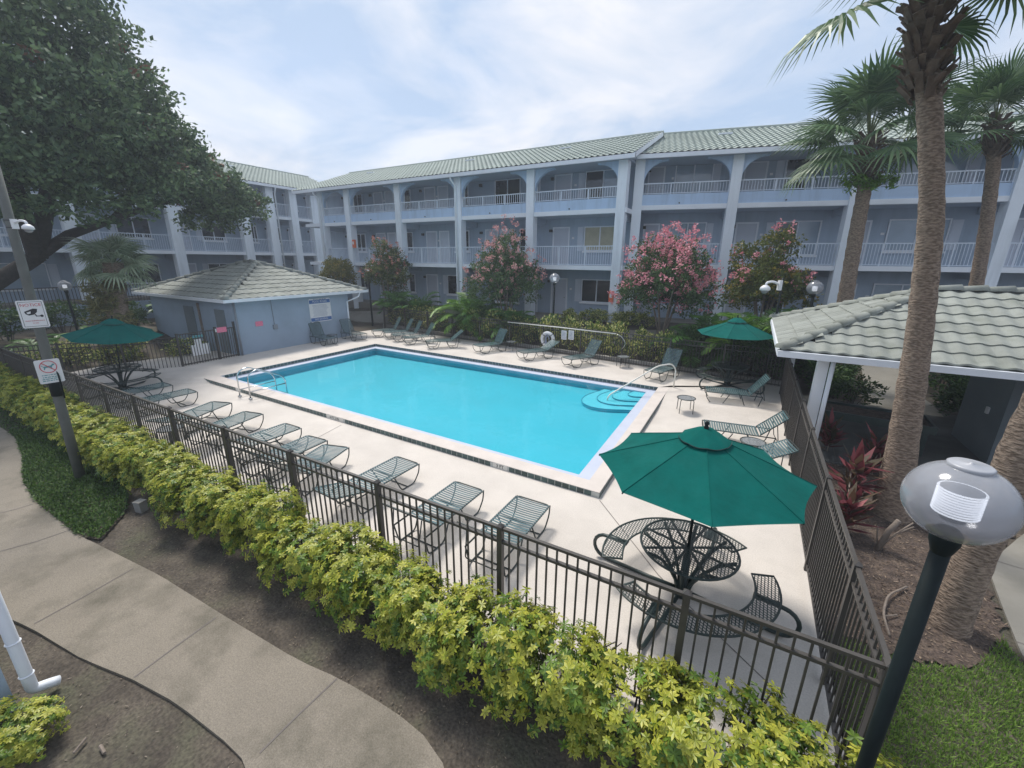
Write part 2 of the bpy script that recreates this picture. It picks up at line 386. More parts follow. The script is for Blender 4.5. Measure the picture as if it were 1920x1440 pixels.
def gz(u, v):
    z = 0.
    fv = far_v(u) + .6
    z = max(z, 1.2 * S((v - fv) / 3.0)) if u < 3 else max(z, 1.2 * S((v - 18.5) / 5.5))
    z = max(z, .75 * S((-23.5 - u) / 5.)) if v > 2 else z
    if u < -32.2: z = max(z, 1.8)
    z -= .022
    if -22.5 + 3. * (v - 3.25) / 16 < u < 1.1 and 3.7 < v < far_v(u) - .35: z = -3.
    return z
def axis(a, b, s): return list(np.arange(a, b + 1e-6, s))
US = [-400, -150, -80, -55, -44, -38, -34] + [-32.6, -32.25, -32.15, -31.8] + axis(-31, 12, .5) + [13, 15, 18, 24, 40, 90, 200, 400]
VS = [-400, -100, -30, -12, -6] + axis(-4, 30, .5) + [32, 36, 45, 70, 130, 250, 500]
mb = MB(); nu = len(US); nv = len(VS)
rg = np.random.default_rng(3)
for v in VS:
    for u in US:
        z = gz(u, v); e = .006 * rg.normal() if z > -1 and -31 < u < 12 and v < 30 else 0
        mb.v.append((u, v, z + e))
mb.f = [(j * nu + i, j * nu + i + 1, (j + 1) * nu + i + 1, (j + 1) * nu + i) for j in range(nv - 1) for i in range(nu - 1)]
struct(mb.obj('ground', 'soil', smooth=True))

# ---- pool deck: four sheets round the pool, the near and right sides one step lower
def deck_z(side, s_m, v):
    if side == 'near': return .12 * S((v - 4.6) / 2.0) * S(1 - s_m / .45)
    if side == 'right': return .12 * S((v - 12.3) / 2.2)
    if side == 'left': return .12 * S((v - 4.6) / 2.0)
    return .12
J0, J1, J2, J3 = np.array([-23., 3.25]), np.array([1.36, 3.25]), FAR_B + [0, .12], np.array([-20.0, 19.25])
I0, I1, I2, I3 = PO_NL[:2], PO_NR[:2], PI_FR[:2], PI_FL[:2]
mb = MB()
def ring(side, a, b, c, d, nx, ny):      # inner a->b, outer c->d
    o = len(mb.v)
    for j in range(ny + 1):
        for i in range(nx + 1):
            s = i / nx; t = j / ny
            p = (a + (b - a) * s) * (1 - t) + (c + (d - c) * s) * t
            mb.v.append((p[0], p[1], deck_z(side, s * np.hypot(*(b - a)), p[1])))
    mb.f.extend([(o + j * (nx + 1) + i, o + j * (nx + 1) + i + 1, o + (j + 1) * (nx + 1) + i + 1, o + (j + 1) * (nx + 1) + i)[::-1] for j in range(ny) for i in range(nx)])
ring('near', I0, I1, J0, J1, 60, 8)
ring('right', I1, PO_FR[:2], J1, J2, 30, 6)
ring('far', I2, I3, J2, J3, 20, 4)
mb.add([(*PO_FR[:2], .12), (*J2, .12), (*I2, .12)], [(0, 1, 2)])
ring('left', I3, PI_NL[:2], J3, J0 + [0, .0], 24, 8)
ring('left', PI_NL[:2], I0, J0, J0, 2, 8)
# outer skirt
for a, b in ((J0, J1), (J1, J2), (J2, J3), (J3, J0)): mb.quad((*a, .001), (*b, .001), (*b, -.3), (*a, -.3))
deck = struct(mb.obj('pool_deck', 'deck'))
def joint(parent, pts, w=.014, z=.004, m='joint'):
    b = MB()
    for p, q in zip(pts[:-1], pts[1:]):
        p = np.array(p); q = np.array(q); d = unit(q[:2] - p[:2]); n = np.array([-d[1], d[0]]) * w / 2
        b.quad((*(p[:2] - n), p[2] + z), (*(q[:2] - n), q[2] + z), (*(q[:2] + n), q[2] + z), (*(p[:2] + n), p[2] + z))
    return b.obj('expansion_joint', m, parent)
def dpt(x, y, z=0.): return G(x, y, z)
joint(deck, [dpt(1124, 938), dpt(1234, 1078), dpt(1345, 1190), dpt(1470, 1310)])
joint(deck, [dpt(640, 797), dpt(560, 840), dpt(480, 880)])

# ---- coping slab, raised above the near and right deck
cop = struct(MB().add([(*PO_NL[:2], .12), (*PO_NR[:2], .12), (*PI_NR[:2], .12), (*PI_NL[:2], .12), (*PO_NL[:2], -.1), (*PO_NR[:2], -.1)],
                      [(0, 1, 2, 3), (4, 5, 1, 0)]).add([(*PO_NR[:2], .12), (*PO_FR[:2], .12), (*PI_FR[:2], .12), (*PI_NR[:2], .12), (*PO_NR[:2], -.1), (*PO_FR[:2], -.1)], [(0, 1, 2, 3), (4, 5, 1, 0)]).obj('pool_coping', 'coping'))
# bullnose edge and grout bed along the risers
def lerp(a, b, t): return np.array(a) * (1 - t) + np.array(b) * t
def riser(parent, a, b, z0, z1, outn, marks=(), pitch=.155, first=0.):
    """row of square tiles on a vertical face from a to b (plan points)"""
    a = np.array(a[:2]); b = np.array(b[:2]); Ln = np.hypot(*(b - a)); d = (b - a) / Ln; n = np.array(outn)
    bed = MB(); bed.quad((*(a + n * .002), z0), (*(b + n * .002), z0), (*(b + n * .002), z1), (*(a + n * .002), z1)); bed.obj('grout_bed', 'grout', parent)
    ang = math.atan2(d[1], d[0]); k = int(Ln / pitch); h = z1 - z0
    for i in range(k):
        x = (i + .5) * pitch
        if any(m0 < x < m1 for m0, m1 in marks): continue
        p = a + d * x
        link('tile', TILE, parent, (p[0], p[1], (z0 + z1) / 2), rot=(0, 0, ang), scale=(1, 1, h / .112))
TILE = MB().box(-.070, .070, -.006, .006, -.050, .050).mesh('tile', 'tile_green')
dN = unit(PO_NR[:2] - PO_NL[:2]); nN = np.array([dN[1], -dN[0]])
Ln = np.hypot(*(PO_NR - PO_NL)[:2])
def along(x, y):      # distance of a photo pixel along the near riser
    p = G(x, y, .06)[:2]; return float((p - PO_NL[:2]) @ dN)
m1 = (along(609, 780), along(639, 790)); m2 = (along(923, 872), along(949, 880)); m0 = (along(436, 730), along(446, 733))
riser(cop, PO_NL, PO_NR, .0, .112, nN, (m0, m1, m2))
for (s0, s1), tx, sz in ((m1, '6 FT 2 IN', .105), (m2, '3 FT', .105), (m0, '5', .1)):
    c = PO_NL[:2] + dN * (s0 + s1) / 2; w = s1 - s0
    pl = link('depth_marker', MB().box(-w / 2, w / 2, -.006, .004, -.052, .054).mesh('depth_marker', 'marker'), cop, (*(c + nN * .0), .056), rot=(0, 0, math.atan2(dN[1], dN[0])))
    if tx != '5':
        link('lettering', text_mesh(tx, sz if tx == '3 FT' else .098, 'ink'), pl, (0, -.0075, 0), rot=(R(90), 0, 0))
dR = unit(PO_FR[:2] - PO_NR[:2]); nR = np.array([dR[1], -dR[0]])
riser(cop, PO_NR, PO_FR, .0, .112, nR)

# ---- basin, waterline ledge, water
basin = MB()
ZL, ZW, LW = -.02, -.045, .34
def inset(poly, w):
    n = len(poly); res = []
    for i in range(n):
        p0, p1, p2 = poly[i - 1], poly[i], poly[(i + 1) % n]
        d1 = unit(p1 - p0); d2 = unit(p2 - p1); n1 = np.array([-d1[1], d1[0]]); n2 = np.array([-d2[1], d2[0]])
        A = np.array([n1, n2]); res.append(np.linalg.solve(A, np.array([n1 @ p1 + w, n2 @ p1 + w])))
    return res
PIN = [PI_NL[:2], PI_NR[:2], PI_FR[:2], PI_FL[:2]]
PLE = inset(PIN, LW)
led = MB()
for i in range(4):
    j = (i + 1) % 4
    led.add([(*PIN[i], .119), (*PIN[j], .119), (*PIN[j], ZL), (*PIN[i], ZL)], [(0, 3, 2, 1)])
    led.add([(*PIN[i], ZL), (*PIN[j], ZL), (*PLE[j], ZL), (*PLE[i], ZL)], [(0, 1, 2, 3)])
    led.add([(*PLE[i], ZL), (*PLE[j], ZL), (*PLE[j], ZL - .12), (*PLE[i], ZL - .12)], [(0, 3, 2, 1)])
ledge = struct(led.obj('pool_gutter_ledge', 'ledge'))
dF = unit(PI_FL[:2] - PI_FR[:2]); dL = unit(PI_NL[:2] - PI_FL[:2])
riser(cop, PI_FR, PI_FL, -.004, .112, np.array([-dF[1], dF[0]]))
riser(cop, PI_FL, PI_NL, -.004, .112, np.array([-dL[1], dL[0]]))
zb = [-.34, -.24, -.24, -.34]
for i in range(4):
    j = (i + 1) % 4
    basin.add([(*PLE[i], ZL - .12), (*PLE[j], ZL - .12), (*PLE[j], zb[j]), (*PLE[i], zb[i])], [(0, 3, 2, 1)])
basin.add([(*PLE[i], zb[i]) for i in range(4)], [(0, 1, 2, 3)])
bas = struct(basin.obj('pool_basin', 'basin'))
struct(MB().add([(*PLE[i], ZW) for i in range(4)], [(0, 1, 2, 3)]).obj('pool_water', 'water'))
# corner steps: three curved treads and a small corner seat
e1 = unit(PLE[3] - PLE[2]); e2 = unit(PLE[1] - PLE[2]); c0 = PLE[2]
def steppoly(k):
    ra = (.42, .78, 1.12, 1.46)[k]; pts = [c0.copy()]
    m = 18
    for i in range(m + 1):
        t = i / m * math.pi / 2
        rr = ra * (1 + .28 * math.sin(2 * t) ** 2 - .10 * math.cos(4 * t)) 
        pts.append(c0 + e1 * rr * 1.15 * math.cos(t) + e2 * rr * 1.35 * math.sin(t))
    return pts
for k in (3, 2, 1, 0):
    zt = -.065 - .03 * k
    po = steppoly(k)
    s = MB().prism([p for p in po], -1.2, zt).obj('pool_step', 'step', bas)
    MB().tube([(*p, zt + .003) for p in po[1:]], .013, 5).obj('step_edge', 'step_edge', s)

# ---- near walk, lawn and beds
def resample(pts, n):
    pts = np.array(pts, float); d = np.r_[0, np.cumsum(np.hypot(*np.diff(pts[:, :2], axis=0).T))]
    t = np.linspace(0, d[-1], n); return np.stack([np.interp(t, d, pts[:, k]) for k in range(pts.shape[1])], 1)
far_e = [(-26, 3.6), (-21, 2.7), (-16.88, 2.31), (-15.42, 2.29), (-13.67, 2.03), (-12.15, 1.70), (-11.0, 1.59), (-9.1, 1.60), (-6.75, 1.84), (-5.23, 1.91), (-3.84, 1.99), (-3.25, 2.08), (-2.51, 2.12), (-2.07, 2.09), (-1.77, 1.99), (-1.5, 1.75), (-1.36, 1.3), (-1.3, .6), (-1.3, -2)]
near_e = [(-26, 2.0), (-21, 1.0), (-16.9, .55), (-15.4, .5), (-13.5, .25), (-12.0, .05), (-10.8, .05), (-8.8, .3), (-7.03, .65), (-6.0, .79), (-5.18, .97), (-4.49, 1.08), (-3.7, 1.13), (-3.27, 1.13), (-3.0, 1.0), (-2.8, .8), (-2.65, .5), (-2.6, 0), (-2.6, -2)]
A = resample(far_e, 90); B = resample(near_e, 90)
Z1 = .012
mb = MB(); mb.strip([(*p, Z1) for p in B], [(*p, Z1) for p in A])
mb.strip([(*p, Z1) for p in A], [(*p, -.08) for p in A]); mb.strip([(*p, -.08) for p in B], [(*p, Z1) for p in B])
walk = struct(mb.obj('sidewalk', 'sidewalk'))
def wpt(x, y): return G(x, y, Z1)
for pl in ([(64, 1170), (150, 1123), (250, 1066)], [(252, 1270), (330, 1212), (405, 1158)], [(487, 1412), (560, 1340), (632, 1272)], [(0, 1034), (70, 1015), (125, 996)], [(0, 962), (30, 955), (62, 945)], [(0, 842), (44, 830)]):
    joint(walk, [wpt(*p) for p in pl], .016)
def sheet(name, pts, z, m):
    b = MB(); b.add([(p[0], p[1], z) for p in pts], [tuple(range(len(pts)))]); return struct(b.obj(name, m))
# left ground cover bed
lawnA = [p for p in A if -24 < p[0] < -8.55]
lawnB = [(-24, 3.5), (-16, 3.2), (-12, 2.95), (-10.3, 2.7), (-9.2, 2.35), (-8.5, 1.75)]
lawnA = [np.array(p) for p in lawnA]; LB = resample(lawnB, len(lawnA))
mb = MB(); mb.strip([(*p, .006) for p in lawnA], [(*p, .006) for p in LB])
struct(mb.obj('lawn_soil', 'soil'))
# right hand bed of mulch, lawn and walk
MB_POLY = [(1.42, 5.5), (2.2, 5.45), (2.75, 5.7), (3.3, 6.5), (3.42, 7.1), (3.6, 8.1), (4.5, 9.5), (4.5, 11.0), (1.42, 11.0)]
_rm = random.Random(4); _mp = []
for p_, q_ in zip(MB_POLY, MB_POLY[1:] + MB_POLY[:1]):
    for i in range(8):
        t_ = i / 8; _mp.append((p_[0] + (q_[0] - p_[0]) * t_ + _rm.uniform(-.06, .06), p_[1] + (q_[1] - p_[1]) * t_ + _rm.uniform(-.06, .06)))
sheet('mulch_bed', _mp, .004, 'mulch')
rp_l = [(3.2, 3.0), (3.28, 5.0), (3.31, 6.09), (3.47, 7.07), (3.66, 8.1), (4.57, 9.52), (5.6, 10.6)]
rp_r = [(4.9, 3.0), (4.9, 5.0), (4.9, 6.0), (5.0, 6.9), (5.3, 7.9), (6.0, 8.9), (6.8, 9.8)]
mb = MB(); AA = resample(rp_l, 24); BB = resample(rp_r, 24)
mb.strip([(*p, .014) for p in BB], [(*p, .014) for p in AA]); mb.strip([(*p, .014) for p in AA], [(*p, -.06) for p in AA])
rpath = struct(mb.obj('garden_path', 'path'))
joint(rpath, [(3.36, 6.4, .014), (4.95, 6.3, .014)], .016); joint(rpath, [(3.75, 8.3, .014), (5.4, 8.0, .014)], .016)
# path beyond the pavilion and the curved walk below the far building
pl_ = [(3.55, 16.2), (3.9, 17.5), (4.1, 20.0), (4.2, 23.5), (3.0, 25.0)]; pr_ = [(5.4, 16.2), (5.5, 17.6), (5.3, 20.0), (5.7, 23.5), (6.0, 25.5)]
mb = MB(); AA = resample(pl_, 24); BB = resample(pr_, 24)
mb.strip([(*p, gz(*p) + .06) for p in BB], [(*p, gz(*p) + .06) for p in AA]); struct(mb.obj('garden_walk', 'path'))
w1 = [(-30, 20.3), (-20, 20.6), (-14, 20.75), (-11.5, 20.9), (-9.5, 20.2), (-7.5, 19.6), (-5, 19.55), (-2.5, 20.0), (1, 21.0), (3.6, 22.5)]
w2 = [(-30, 21.6), (-20, 21.9), (-14, 22.0), (-11.5, 22.1), (-9.3, 21.3), (-7.4, 20.6), (-5, 20.5), (-2.7, 20.9), (.8, 22.0), (3.3, 23.4)]
mb = MB(); AA = resample(w1, 60); BB = resample(w2, 60)
mb.strip([(*p, gz(*p) + .07) for p in AA], [(*p, gz(*p) + .07) for p in BB]); mb.strip([(*p, gz(*p) - .1) for p in AA], [(*p, gz(*p) + .07) for p in AA]); struct(mb.obj('curved_walk', 'path'))
# ================================================================== buildings
def tilewave(name, x0, x1, ye, ze, yr, zr, pitch, rows, m, amp=.05):
    """roof slope of rolled tiles: x along the eave, y/z from eave to ridge, stepped rows"""
    nx = int((x1 - x0) / pitch) * 6; mb = MB(); Ls = math.hypot(yr - ye, zr - ze); ny = -(zr - ze) / Ls; nz = (yr - ye) / Ls
    for j in range(rows):
        for t, lift in ((0, .035), (1, 0.)):
            s = (j + t) / rows
            y = ye + (yr - ye) * s; z = ze + (zr - ze) * s
            for i in range(nx + 1):
                x = x0 + (x1 - x0) * i / nx; h = amp * (.5 + .5 * math.cos(i / 6 * 2 * math.pi)) + lift
                mb.v.append((x, y + ny * h, z + nz * h))
    w = nx + 1
    for j in range(2 * rows - 1):
        for i in range(nx): mb.f.append((j * w + i, j * w + i + 1, (j + 1) * w + i + 1, (j + 1) * w + i))
    return mb

def window(par, x0, x1, z0, z1, y, pm='glass_dark', sill=True, split=True, pm2=None):
    f = MB(); t = .06
    f.box(x0 - t, x1 + t, y - .06, y + .02, z1, z1 + t); f.box(x0 - t, x1 + t, y - .06, y + .02, z0 - t, z0)
    f.box(x0 - t, x0, y - .06, y + .02, z0, z1); f.box(x1, x1 + t, y - .06, y + .02, z0, z1)
    if split: f.box((x0 + x1) / 2 - .03, (x0 + x1) / 2 + .03, y - .05, y + .02, z0, z1)
    w = f.obj('window', 'window_frame', par)
    xm = (x0 + x1) / 2
    for a, b, mm in (((x0, xm - .03, pm), (xm + .03, x1, pm2 or pm)) if split else ((x0, x1, pm),)):
        MB().box(a, b, y - .015, y + .015, z0, z1).obj('pane', mm, w)
    if sill: MB().box(x0 - .12, x1 + .12, y - .12, y + .01, z0 - t - .09, z0 - t).obj('sill', 'white_paint', w)
    return w
def shutter(par, x0, x1, z0, z1, y):
    b = MB(); b.box(x0, x1, y - .03, y, z0, z1)
    n = 2
    for i in range(n):
        a = z0 + (z1 - z0) * (i + .08) / n; c = z0 + (z1 - z0) * (i + .92) / n
        b.box(x0 + .05, x1 - .05, y - .045, y - .03, a, c)
    b.obj('shutter', 'shutter', par)
def door(par, x0, x1, z0, z1, y, m='door'):
    d = MB().box(x0, x1, y - .04, y, z0, z1).obj('door', m, par)
    f = MB(); f.box(x0 - .08, x0, y - .07, y + .01, z0, z1); f.box(x1, x1 + .08, y - .07, y + .01, z0, z1); f.box(x0 - .08, x1 + .08, y - .07, y + .01, z1, z1 + .08)
    f.obj('door_frame', 'window_frame', d)
    MB().lathe([(0, -.02), (.03, -.02), (.03, .02), (0, .02)], 8, (x1 - .1, y - .06, z0 + 1.0)).obj('handle', 'steel', d)

def railing(par, x0, x1, z0, z1, y, step=.13, post=1.25):
    b = MB(); b.bar((x0, y, z1), (x1, y, z1), .05, .045); b.bar((x0, y, z0 + .06), (x1, y, z0 + .06), .04, .03)
    n = max(2, int((x1 - x0) / step)); 
    for i in range(1, n):
        x = x0 + (x1 - x0) * i / n; b.box(x - .011, x + .011, y - .011, y + .011, z0 + .06, z1)
    k = max(1, int((x1 - x0) / post))
    for i in range(k + 1):
        x = x0 + (x1 - x0) * i / k; b.box(x - .025, x + .025, y - .025, y + .025, z0 - .02, z1)
    return b.obj('railing', 'railing', par)

def building(name, label, origin, ang, cols, zg, z1, z2, ze, parapet=True, x_lo=None, x_hi=None, ridge=5.0, rise=2.1, plans=None, arches=True, gable=True, cw=.46, group=None, bracing=True, spouts=(), eave_out=.62):
    t = thing(name, label, 'building', (origin[0], origin[1], 0), ang, group)
    x_lo = cols[0] - .3 if x_lo is None else x_lo; x_hi = cols[-1] + .3 if x_hi is None else x_hi
    YW = 1.75; TH = .22
    MB().box(x_lo, x_hi, YW, YW + .3, zg - .4, ze + .1).obj('wall', 'wall_blue', t)
    for xx in (x_lo, x_hi - .25): MB().box(xx, xx + .25, YW + .3, ridge * 2 - .4, zg - .4, ze + .1).obj('end_wall', 'wall_blue', t)
    MB().box(x_lo, x_hi, -.1, YW, zg - .5, zg).obj('ground_slab', 'path', t)
    for z, nm in ((z1, 'floor_slab'), (z2, 'floor_slab')):
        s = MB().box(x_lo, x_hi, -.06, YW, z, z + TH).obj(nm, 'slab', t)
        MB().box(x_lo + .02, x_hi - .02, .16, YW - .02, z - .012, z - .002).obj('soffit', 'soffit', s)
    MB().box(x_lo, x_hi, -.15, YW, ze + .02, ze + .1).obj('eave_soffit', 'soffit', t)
    for c in cols:
        k = MB(); k.box(c - cw / 2, c + cw / 2, -.16, .36, zg - .6, ze + .02).obj('column', 'trim', t)
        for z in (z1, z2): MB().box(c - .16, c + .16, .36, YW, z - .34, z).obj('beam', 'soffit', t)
    for bi in range(len(cols) - 1):
        xa, xb = cols[bi] + cw / 2, cols[bi + 1] - cw / 2
        if parapet:
            MB().box(xa, xb, -.02, .12, z2 + TH, z2 + .72).obj('parapet', 'parapet_blue', t)
            stuff(railing(t, xa, xb, z2 + .72, z2 + 1.24, .05))
            MB().lathe([(0, -.05), (.035, -.05), (.035, .03), (0, .03)], 8).obj('scupper', 'bronze', t, loc=((xa * .55 + xb * .45), -.04, z2 + .30)).rotation_euler = (R(90), 0, 0)
        else:
            stuff(railing(t, xa, xb, z2 + TH, z2 + 1.2, .05))
        stuff(railing(t, xa, xb, z1 + TH, z1 + 1.22, .05))
        if arches:
            for sgn, xx in ((1, xa), (-1, xb)):
                w = min(1.1, (xb - xa) / 2 - .02); h = 1.05; pts = [(xx, ze + .02), (xx, ze + .02 - h)]
                for i in range(9):
                    q = i / 8 * math.pi / 2; pts.append((xx + sgn * w * (1 - math.cos(q)), ze + .02 - h + (h - .06) * math.sin(q)))
                pts.append((xx + sgn * w, ze + .02))
                if sgn < 0: pts = pts[::-1]
                MB().prism_y(pts, .0, .22).obj('arch', 'parapet_blue', t)
        fl = (zg, z1 + TH, z2 + TH)
        for k, zf in enumerate(fl):
            pl = plans[(bi + k * (len(cols) - 1)) % len(plans)] if plans else 'dw'
            wd = xb - xa; yw = YW
            if pl == 'dw':
                door(t, xa + .10 * wd, xa + .30 * wd, zf, zf + 2.05, yw); window(t, xa + .52 * wd, xa + .90 * wd, zf + .85, zf + 2.05, yw); shutter(t, xa + .42 * wd, xa + .495 * wd, zf + .8, zf + 2.1, yw)
            elif pl == 'dc':
                door(t, xa + .10 * wd, xa + .30 * wd, zf, zf + 2.05, yw); window(t, xa + .52 * wd, xa + .90 * wd, zf + .85, zf + 2.05, yw, 'curtain'); shutter(t, xa + .42 * wd, xa + .495 * wd, zf + .8, zf + 2.1, yw)
            elif pl == 'dp':
                door(t, xa + .10 * wd, xa + .30 * wd, zf, zf + 2.05, yw); window(t, xa + .50 * wd, xa + .92 * wd, zf + .55, zf + 2.1, yw, 'glass_dark', pm2='glass_pale'); shutter(t, xa + .40 * wd, xa + .475 * wd, zf + .8, zf + 2.1, yw)
            elif pl == 'w':
                window(t, xa + .30 * wd, xa + .68 * wd, zf + .55, zf + 2.1, yw); door(t, xa + .80 * wd, xa + .97 * wd, zf, zf + 2.05, yw)
            elif pl == 'pd':
                window(t, xa + .40 * wd, xa + .84 * wd, zf + .75, zf + 2.1, yw, 'glass_pale'); door(t, xa + .06 * wd, xa + .24 * wd, zf, zf + 2.05, yw); shutter(t, xa + .86 * wd, xa + .94 * wd, zf + .75, zf + 2.1, yw)
            elif pl == 'dd':
                door(t, xa + .14 * wd, xa + .32 * wd, zf, zf + 2.05, yw); door(t, xa + .40 * wd, xa + .56 * wd, zf, zf + 2.05, yw, 'shutter'); window(t, xa + .70 * wd, xa + .93 * wd, zf + .85, zf + 2.05, yw)
            b = MB(); b.box(xa + .035 * wd, xa + .075 * wd, YW - .12, YW, zf + 1.85, zf + 2.0).obj('wall_lamp', 'bronze', t)
            MB().box(xa + .345 * wd, xa + .375 * wd, YW - .012, YW, zf + 1.45, zf + 1.56).obj('door_number_plate', 'sign_white', t)
    # roof
    xo0, xo1 = x_lo - .35, x_hi + .35
    rf = tilewave('roof', xo0, xo1, -eave_out, ze + .16, ridge, ze + .16 + rise, .30, 13, 'roof_far').obj('roof', 'roof_far', t)
    b = MB(); b.quad((xo0, ridge, ze + .16 + rise), (xo1, ridge, ze + .16 + rise), (xo1, 2 * ridge + eave_out, ze + .16), (xo0, 2 * ridge + eave_out, ze + .16)); b.obj('rear_slope', 'roof_far', rf)
    MB().tube([(xo0, ridge, ze + .16 + rise + .02), (xo1, ridge, ze + .16 + rise + .02)], .11, 8).obj('ridge_cap', 'roof_far', rf)
    MB().box(xo0, xo1, -eave_out - .02, -eave_out + .10, ze - .02, ze + .17).obj('gutter', 'gutter', rf)
    MB().box(xo0 + .05, xo1 - .05, -eave_out + .1, .0, ze + .03, ze + .06).obj('eave_board', 'soffit', rf)
    for xx, sg in ((xo0, 1), (xo1, -1)):
        g = MB(); g.prism([(0, 0), (0, 0), (0, 0)], 0, 0); g = MB()
        P = [(-eave_out, ze - .02), (-eave_out, ze + .2), (ridge, ze + .22 + rise), (ridge, ze + rise)]
        n = len(P); vs = [(xx, p[0], p[1]) for p in P] + [(xx + sg * .09, p[0], p[1]) for p in P]
        g.add(vs, [tuple(range(n)), tuple(range(n, 2 * n))[::-1]] + [(i, (i + 1) % n, n + (i + 1) % n, n + i) for i in range(n)]); g.obj('barge_board', 'gutter', rf)
        MB().add([(xx + sg * .4, -.0, ze + .05), (xx + sg * .4, 2 * ridge, ze + .05), (xx + sg * .4, ridge, ze + .05 + rise)], [(0, 1, 2)]).obj('gable_wall', 'wall_blue', rf)
    for x in spouts:
        MB().tube([(x, -eave_out + .04, ze), (x, -eave_out + .08, ze - .16), (x + .12, -.22, ze - .48), (x + .12, -.22, zg)], .055, 8).obj('downspout', 'trim', t, smooth=True)
    rs = np.random.default_rng(len(name) + int(origin[0] * 7) % 97)
    for i in range(3):
        x = x_lo + (x_hi - x_lo) * (i + .5 + rs.uniform(-.2, .2)) / 3; s = .72
        y = -eave_out + (ridge + eave_out) * s; z = ze + .16 + rise * s
        v = MB(); v.bar((x - .35, y, z + .06), (x + .35, y, z + .06), .25, .08); v.obj('roof_vent', 'gutter', rf)
    return t

MAINY = 22.3
mcols = [-28.98, -26.08, -21.24, -16.34, -11.42, -6.37]
main = building('apartment_building', 'long three storey blue grey apartment building with arched top gallery behind the flowering trees', (0, MAINY), 0.,
                mcols, 1.2, 3.86, 6.66, 9.0, plans=['dw', 'dd', 'dw', 'w', 'dw', 'dw', 'dd', 'dd', 'dd', 'dc', 'dw', 'dd', 'dd', 'w', 'dp'], x_lo=-31.0, x_hi=-6.05, spouts=(-16.5, -29.0))
# right block, set back behind the first one and turned slightly
RA = R(12.5); RO = np.array([-6.2, 23.35]); rd = np.array([math.cos(RA), math.sin(RA)])
def along_right(x, y):
    d = ray(x, y); n = np.array([-rd[1], rd[0]]); t = (n @ RO) / (n @ d[:2]); p = d[:2] * t; return float((p - RO) @ rd)
rcols = [.35] + [along_right(*p) for p in ((1370, 400), (1592, 420), (1872, 470))]
rcols.append(rcols[-1] + 5.2)
right = building('apartment_building', 'three storey blue grey apartment block set back behind the palms and the tiled pavilion', RO, RA, rcols, 1.2, 3.98, 6.85, 9.15,
                 plans=['pd', 'dp', 'pd', 'dw', 'pd', 'dp', 'pd', 'dw', 'pd', 'dp', 'pd', 'dw'], x_lo=.1, ridge=5.2, rise=2.2, spouts=())
WX = -35.
wcols = [(-6.), (-1.), 4.2, 9.9, 15.1, 19.9, 22.1, 24.1, 26.1, 29.]
wing = building('apartment_building', 'three storey apartment wing with open picket galleries behind the oak and retaining wall', (WX, 0), R(90), wcols, 1.8, 4.56, 7.42, 9.75, parapet=False,
                plans=['dp', 'dw', 'pd', 'dw', 'dw', 'dd', 'dd', 'dd', 'dd'], arches=False, cw=.62, spouts=(22.4,))

# fire extinguisher boxes on the galleries
for p, hh in ((PY(664, 457, MAINY - .2), .55), (PY(1146, 556, MAINY - .25), .55)):
    o = thing('extinguisher_cabinet', 'orange extinguisher cabinet on the ground floor column beside the window' if p[2] < 3.5 else 'red extinguisher hung on the second floor gallery column', 'cabinet', p)
    MB().cbox((0, 0, 0), .22, .16, hh).obj('cabinet_box', 'orange', o); MB().cbox((0, -.083, .05), .14, .01, .2).obj('cabinet_window', 'sign_white', o)

# ------------------------------------------------------------------ clay-tile hip roofs of the small buildings
def roll_tile(w, l):
    mb = MB(); n = 8
    prof = [(x / n - .5, .035 * (.5 - .5 * math.cos(2 * math.pi * x / n)) + .012) for x in range(n + 1)]
    for y, lift in ((0, .028), (l, 0.)):
        for x, h in prof: mb.v.append((x * w, y, h + lift))
    for x, h in prof: mb.v.append((x * w, .0, h + lift * 0 - .012))
    m = n + 1
    for i in range(n):
        mb.f.append((i, i + 1, m + i + 1, m + i)); mb.f.append((2 * m + i, 2 * m + i + 1, i + 1, i))
    return mb.mesh('tile', 'roof_tile')
def cap_tile(l, r):
    mb = MB(); n = 7
    for y, rr, lf in ((0, r * 1.12, .02), (l, r * .9, 0.)):
        for i in range(n + 1):
            a = math.pi * i / n; mb.v.append((rr * math.cos(a), y, rr * math.sin(a) * .85 + lf))
    for i in range(n): mb.f.append((i, n + 1 + i, n + 2 + i, i + 1))
    mb.f.append(tuple(range(n + 1)))
    return mb.mesh('hip_cap', 'roof_tile', True)
def frame_rot(x, y, z):
    return Matrix(((x[0], y[0], z[0]), (x[1], y[1], z[1]), (x[2], y[2], z[2]))).to_euler()
def tile_face(par, a, b, r0, r1, tw, tl, tm, extra=.02):
    """hip-roof face: eave a->b, ridge r0 (above a side) -> r1"""
    a, b, r0, r1 = (Vector(p) for p in (a, b, r0, r1))
    ex = (b - a).normalized(); n = (b - a).cross(r0 - a).normalized(); ey = n.cross(ex)
    hgt = (r0 - a).dot(ey); x0r = (r0 - a).dot(ex); x1r = (r1 - a).dot(ex); W = (b - a).length
    rows = int(round(hgt / tl)); tl2 = hgt / rows; rot = frame_rot(ex, ey, n)
    k = 0
    for j in range(rows):
        s = (j + .45) * tl2 / hgt; xl = x0r * s; xr = W + (x1r - W) * s
        i0 = math.floor(xl / tw); i1 = math.ceil(xr / tw)
        for i in range(i0, i1 + 1):
            xc = (i + .5) * tw
            if xc < xl - .10 * tw or xc > xr + .10 * tw: continue
            p = a + ex * xc + ey * (j * tl2 - extra) + n * .012
            link('tile', tm, par, p, rot=rot); k += 1
    return k
